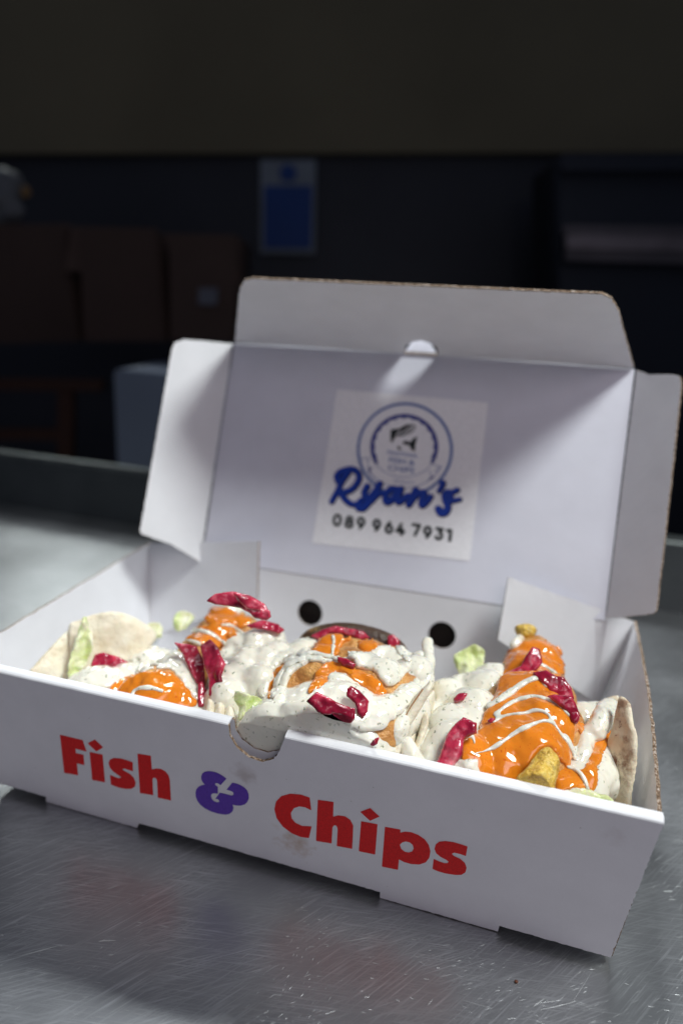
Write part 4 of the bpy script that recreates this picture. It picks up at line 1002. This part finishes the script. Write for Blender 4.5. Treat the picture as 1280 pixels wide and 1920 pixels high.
# cardboard boxes at the left
M['carton'] = plain('brown_cardboard', (.09, .055, .04), .85, 0, 5)
M['carton2'] = plain('brown_cardboard_flap', (.115, .07, .05), .85, 0, 5)
M['label'] = plain('paper_label', (.16, .17, .2), .6)
def carton(px, label, d, front_px, flap_px, extra=None):
    e = tag(empty('cardboard_box', tuple(atd(*px, d))), label, 'box', 'cardboard cartons in the background')
    far('carton_body', front_px, d, .22, M['carton'], e, .006)
    o_ = CAM+hf_*(d-.012); fr = frame(o_, -hf_+np.array([0, 0, .25])); panel('carton_flap', fr, plane_pts(fr, flap_px), .004, M['carton2'], e)
    if extra: far('carton_label', extra, d-.02, .002, M['label'], e)
    return e
carton((60, 520), 'plain closed brown carton at the left edge, left of two other cartons', 1.62, [(-150, 430), (118, 424), (148, 640), (-150, 650)], [(-150, 422), (132, 420), (106, 505), (-150, 512)])
carton((220, 520), 'brown open carton in the middle of the three cartons, behind the box lid corner', 1.55, [(150, 430), (292, 430), (312, 640), (158, 640)], [(135, 425), (296, 428), (272, 510), (122, 508)])
carton((380, 540), 'brown carton with a small pale label, nearest the blue notice', 1.50, [(318, 440), (446, 440), (436, 640), (320, 640)], [(310, 438), (440, 440), (450, 530), (330, 532)], [(373, 540), (408, 540), (406, 572), (371, 570)])
# crate of brown rails, pale panel, white bag
M['wood'] = plain('orange_brown_rail', (.07, .028, .014), .7, 0, 8)
rk = tag(empty('storage_rack', tuple(atd(80, 860, 1.5))), 'low orange brown rack standing in the dark under the cartons', 'rack')
far('rack_rail', [(-200, 708), (190, 712), (190, 734), (-200, 730)], 1.5, .03, M['wood'], rk)
far('rack_post', [(108, 735), (134, 735), (134, 880), (108, 880)], 1.5, .03, M['wood'], rk)
far('rack_rail', [(-200, 804), (107, 806), (107, 826), (-200, 824)], 1.5, .03, M['wood'], rk)
M['pale'] = plain('pale_blue_panel', (.17, .21, .28), .5, 0, 4)
pn = tag(empty('appliance_panel', tuple(atd(260, 800, 1.2))), 'pale blue grey appliance side seen between the rack and the lid', 'appliance')
far('appliance_side', [(214, 692), (430, 712), (430, 980), (226, 980)], 1.2, .3, M['pale'], pn, .01)
bg_ = bpy.data.meshes
def lump(name, L, m, label, cat):
    o_ = blobs(name, L, m, None, voxel=.008, smooth=6, disp=(.02, 12)); tag(o_, label, cat); return o_
M['bag'] = plain('white_plastic_bag', (.20, .21, .21), .5); M['orange_pack'] = plain('orange_packet', (.42, .24, .08), .5)
lump('plastic_bag', [(-20, 370, 1.15, .085, 1, .6, 1), (15, 350, 1.15, .05, 1, .6, 1), (20, 392, 1.15, .045, 1.2, .6, .7)], M['bag'], 'white crumpled bag on top of the cartons at the left edge', 'bag')
lump('orange_packet', [(48, 362, 1.16, .026, 1.1, .6, .9)], M['orange_pack'], 'small orange packet beside the white bag on the cartons', 'packet')
lump('blue_packet', [(368, 628, 1.10, .022, 1.5, .6, .5)], M['sign_blue'], 'small blue thing just left of the lid below the labelled carton', 'packet')
v0, f0 = ico(2); cb_ = atz(967, 1842, GZ); me = bpy.data.meshes.new('crumb')
me.from_pydata([tuple(cb_+q*np.array([.0008, .0006, .0005])*(1+.3*noise.noise(Vector(q*2)))+np.array([0, 0, .0005])) for q in v0], [], f0.tolist())
tag(link('crumb', me, plain('dark_crumb', (.12, .035, .015)), None, True), 'tiny brown crumb on the counter in front of the box', 'crumb')
# kitchen floor
M['floor'] = plain('dark_floor', (.04, .04, .042), .5)
fl = box_mesh('floor', [(x, y, z) for z in (-.95, -.9) for x, y in ((-6, -3), (6, -3), (6, 6), (-6, 6))], M['floor']); tag(fl, kind='structure')
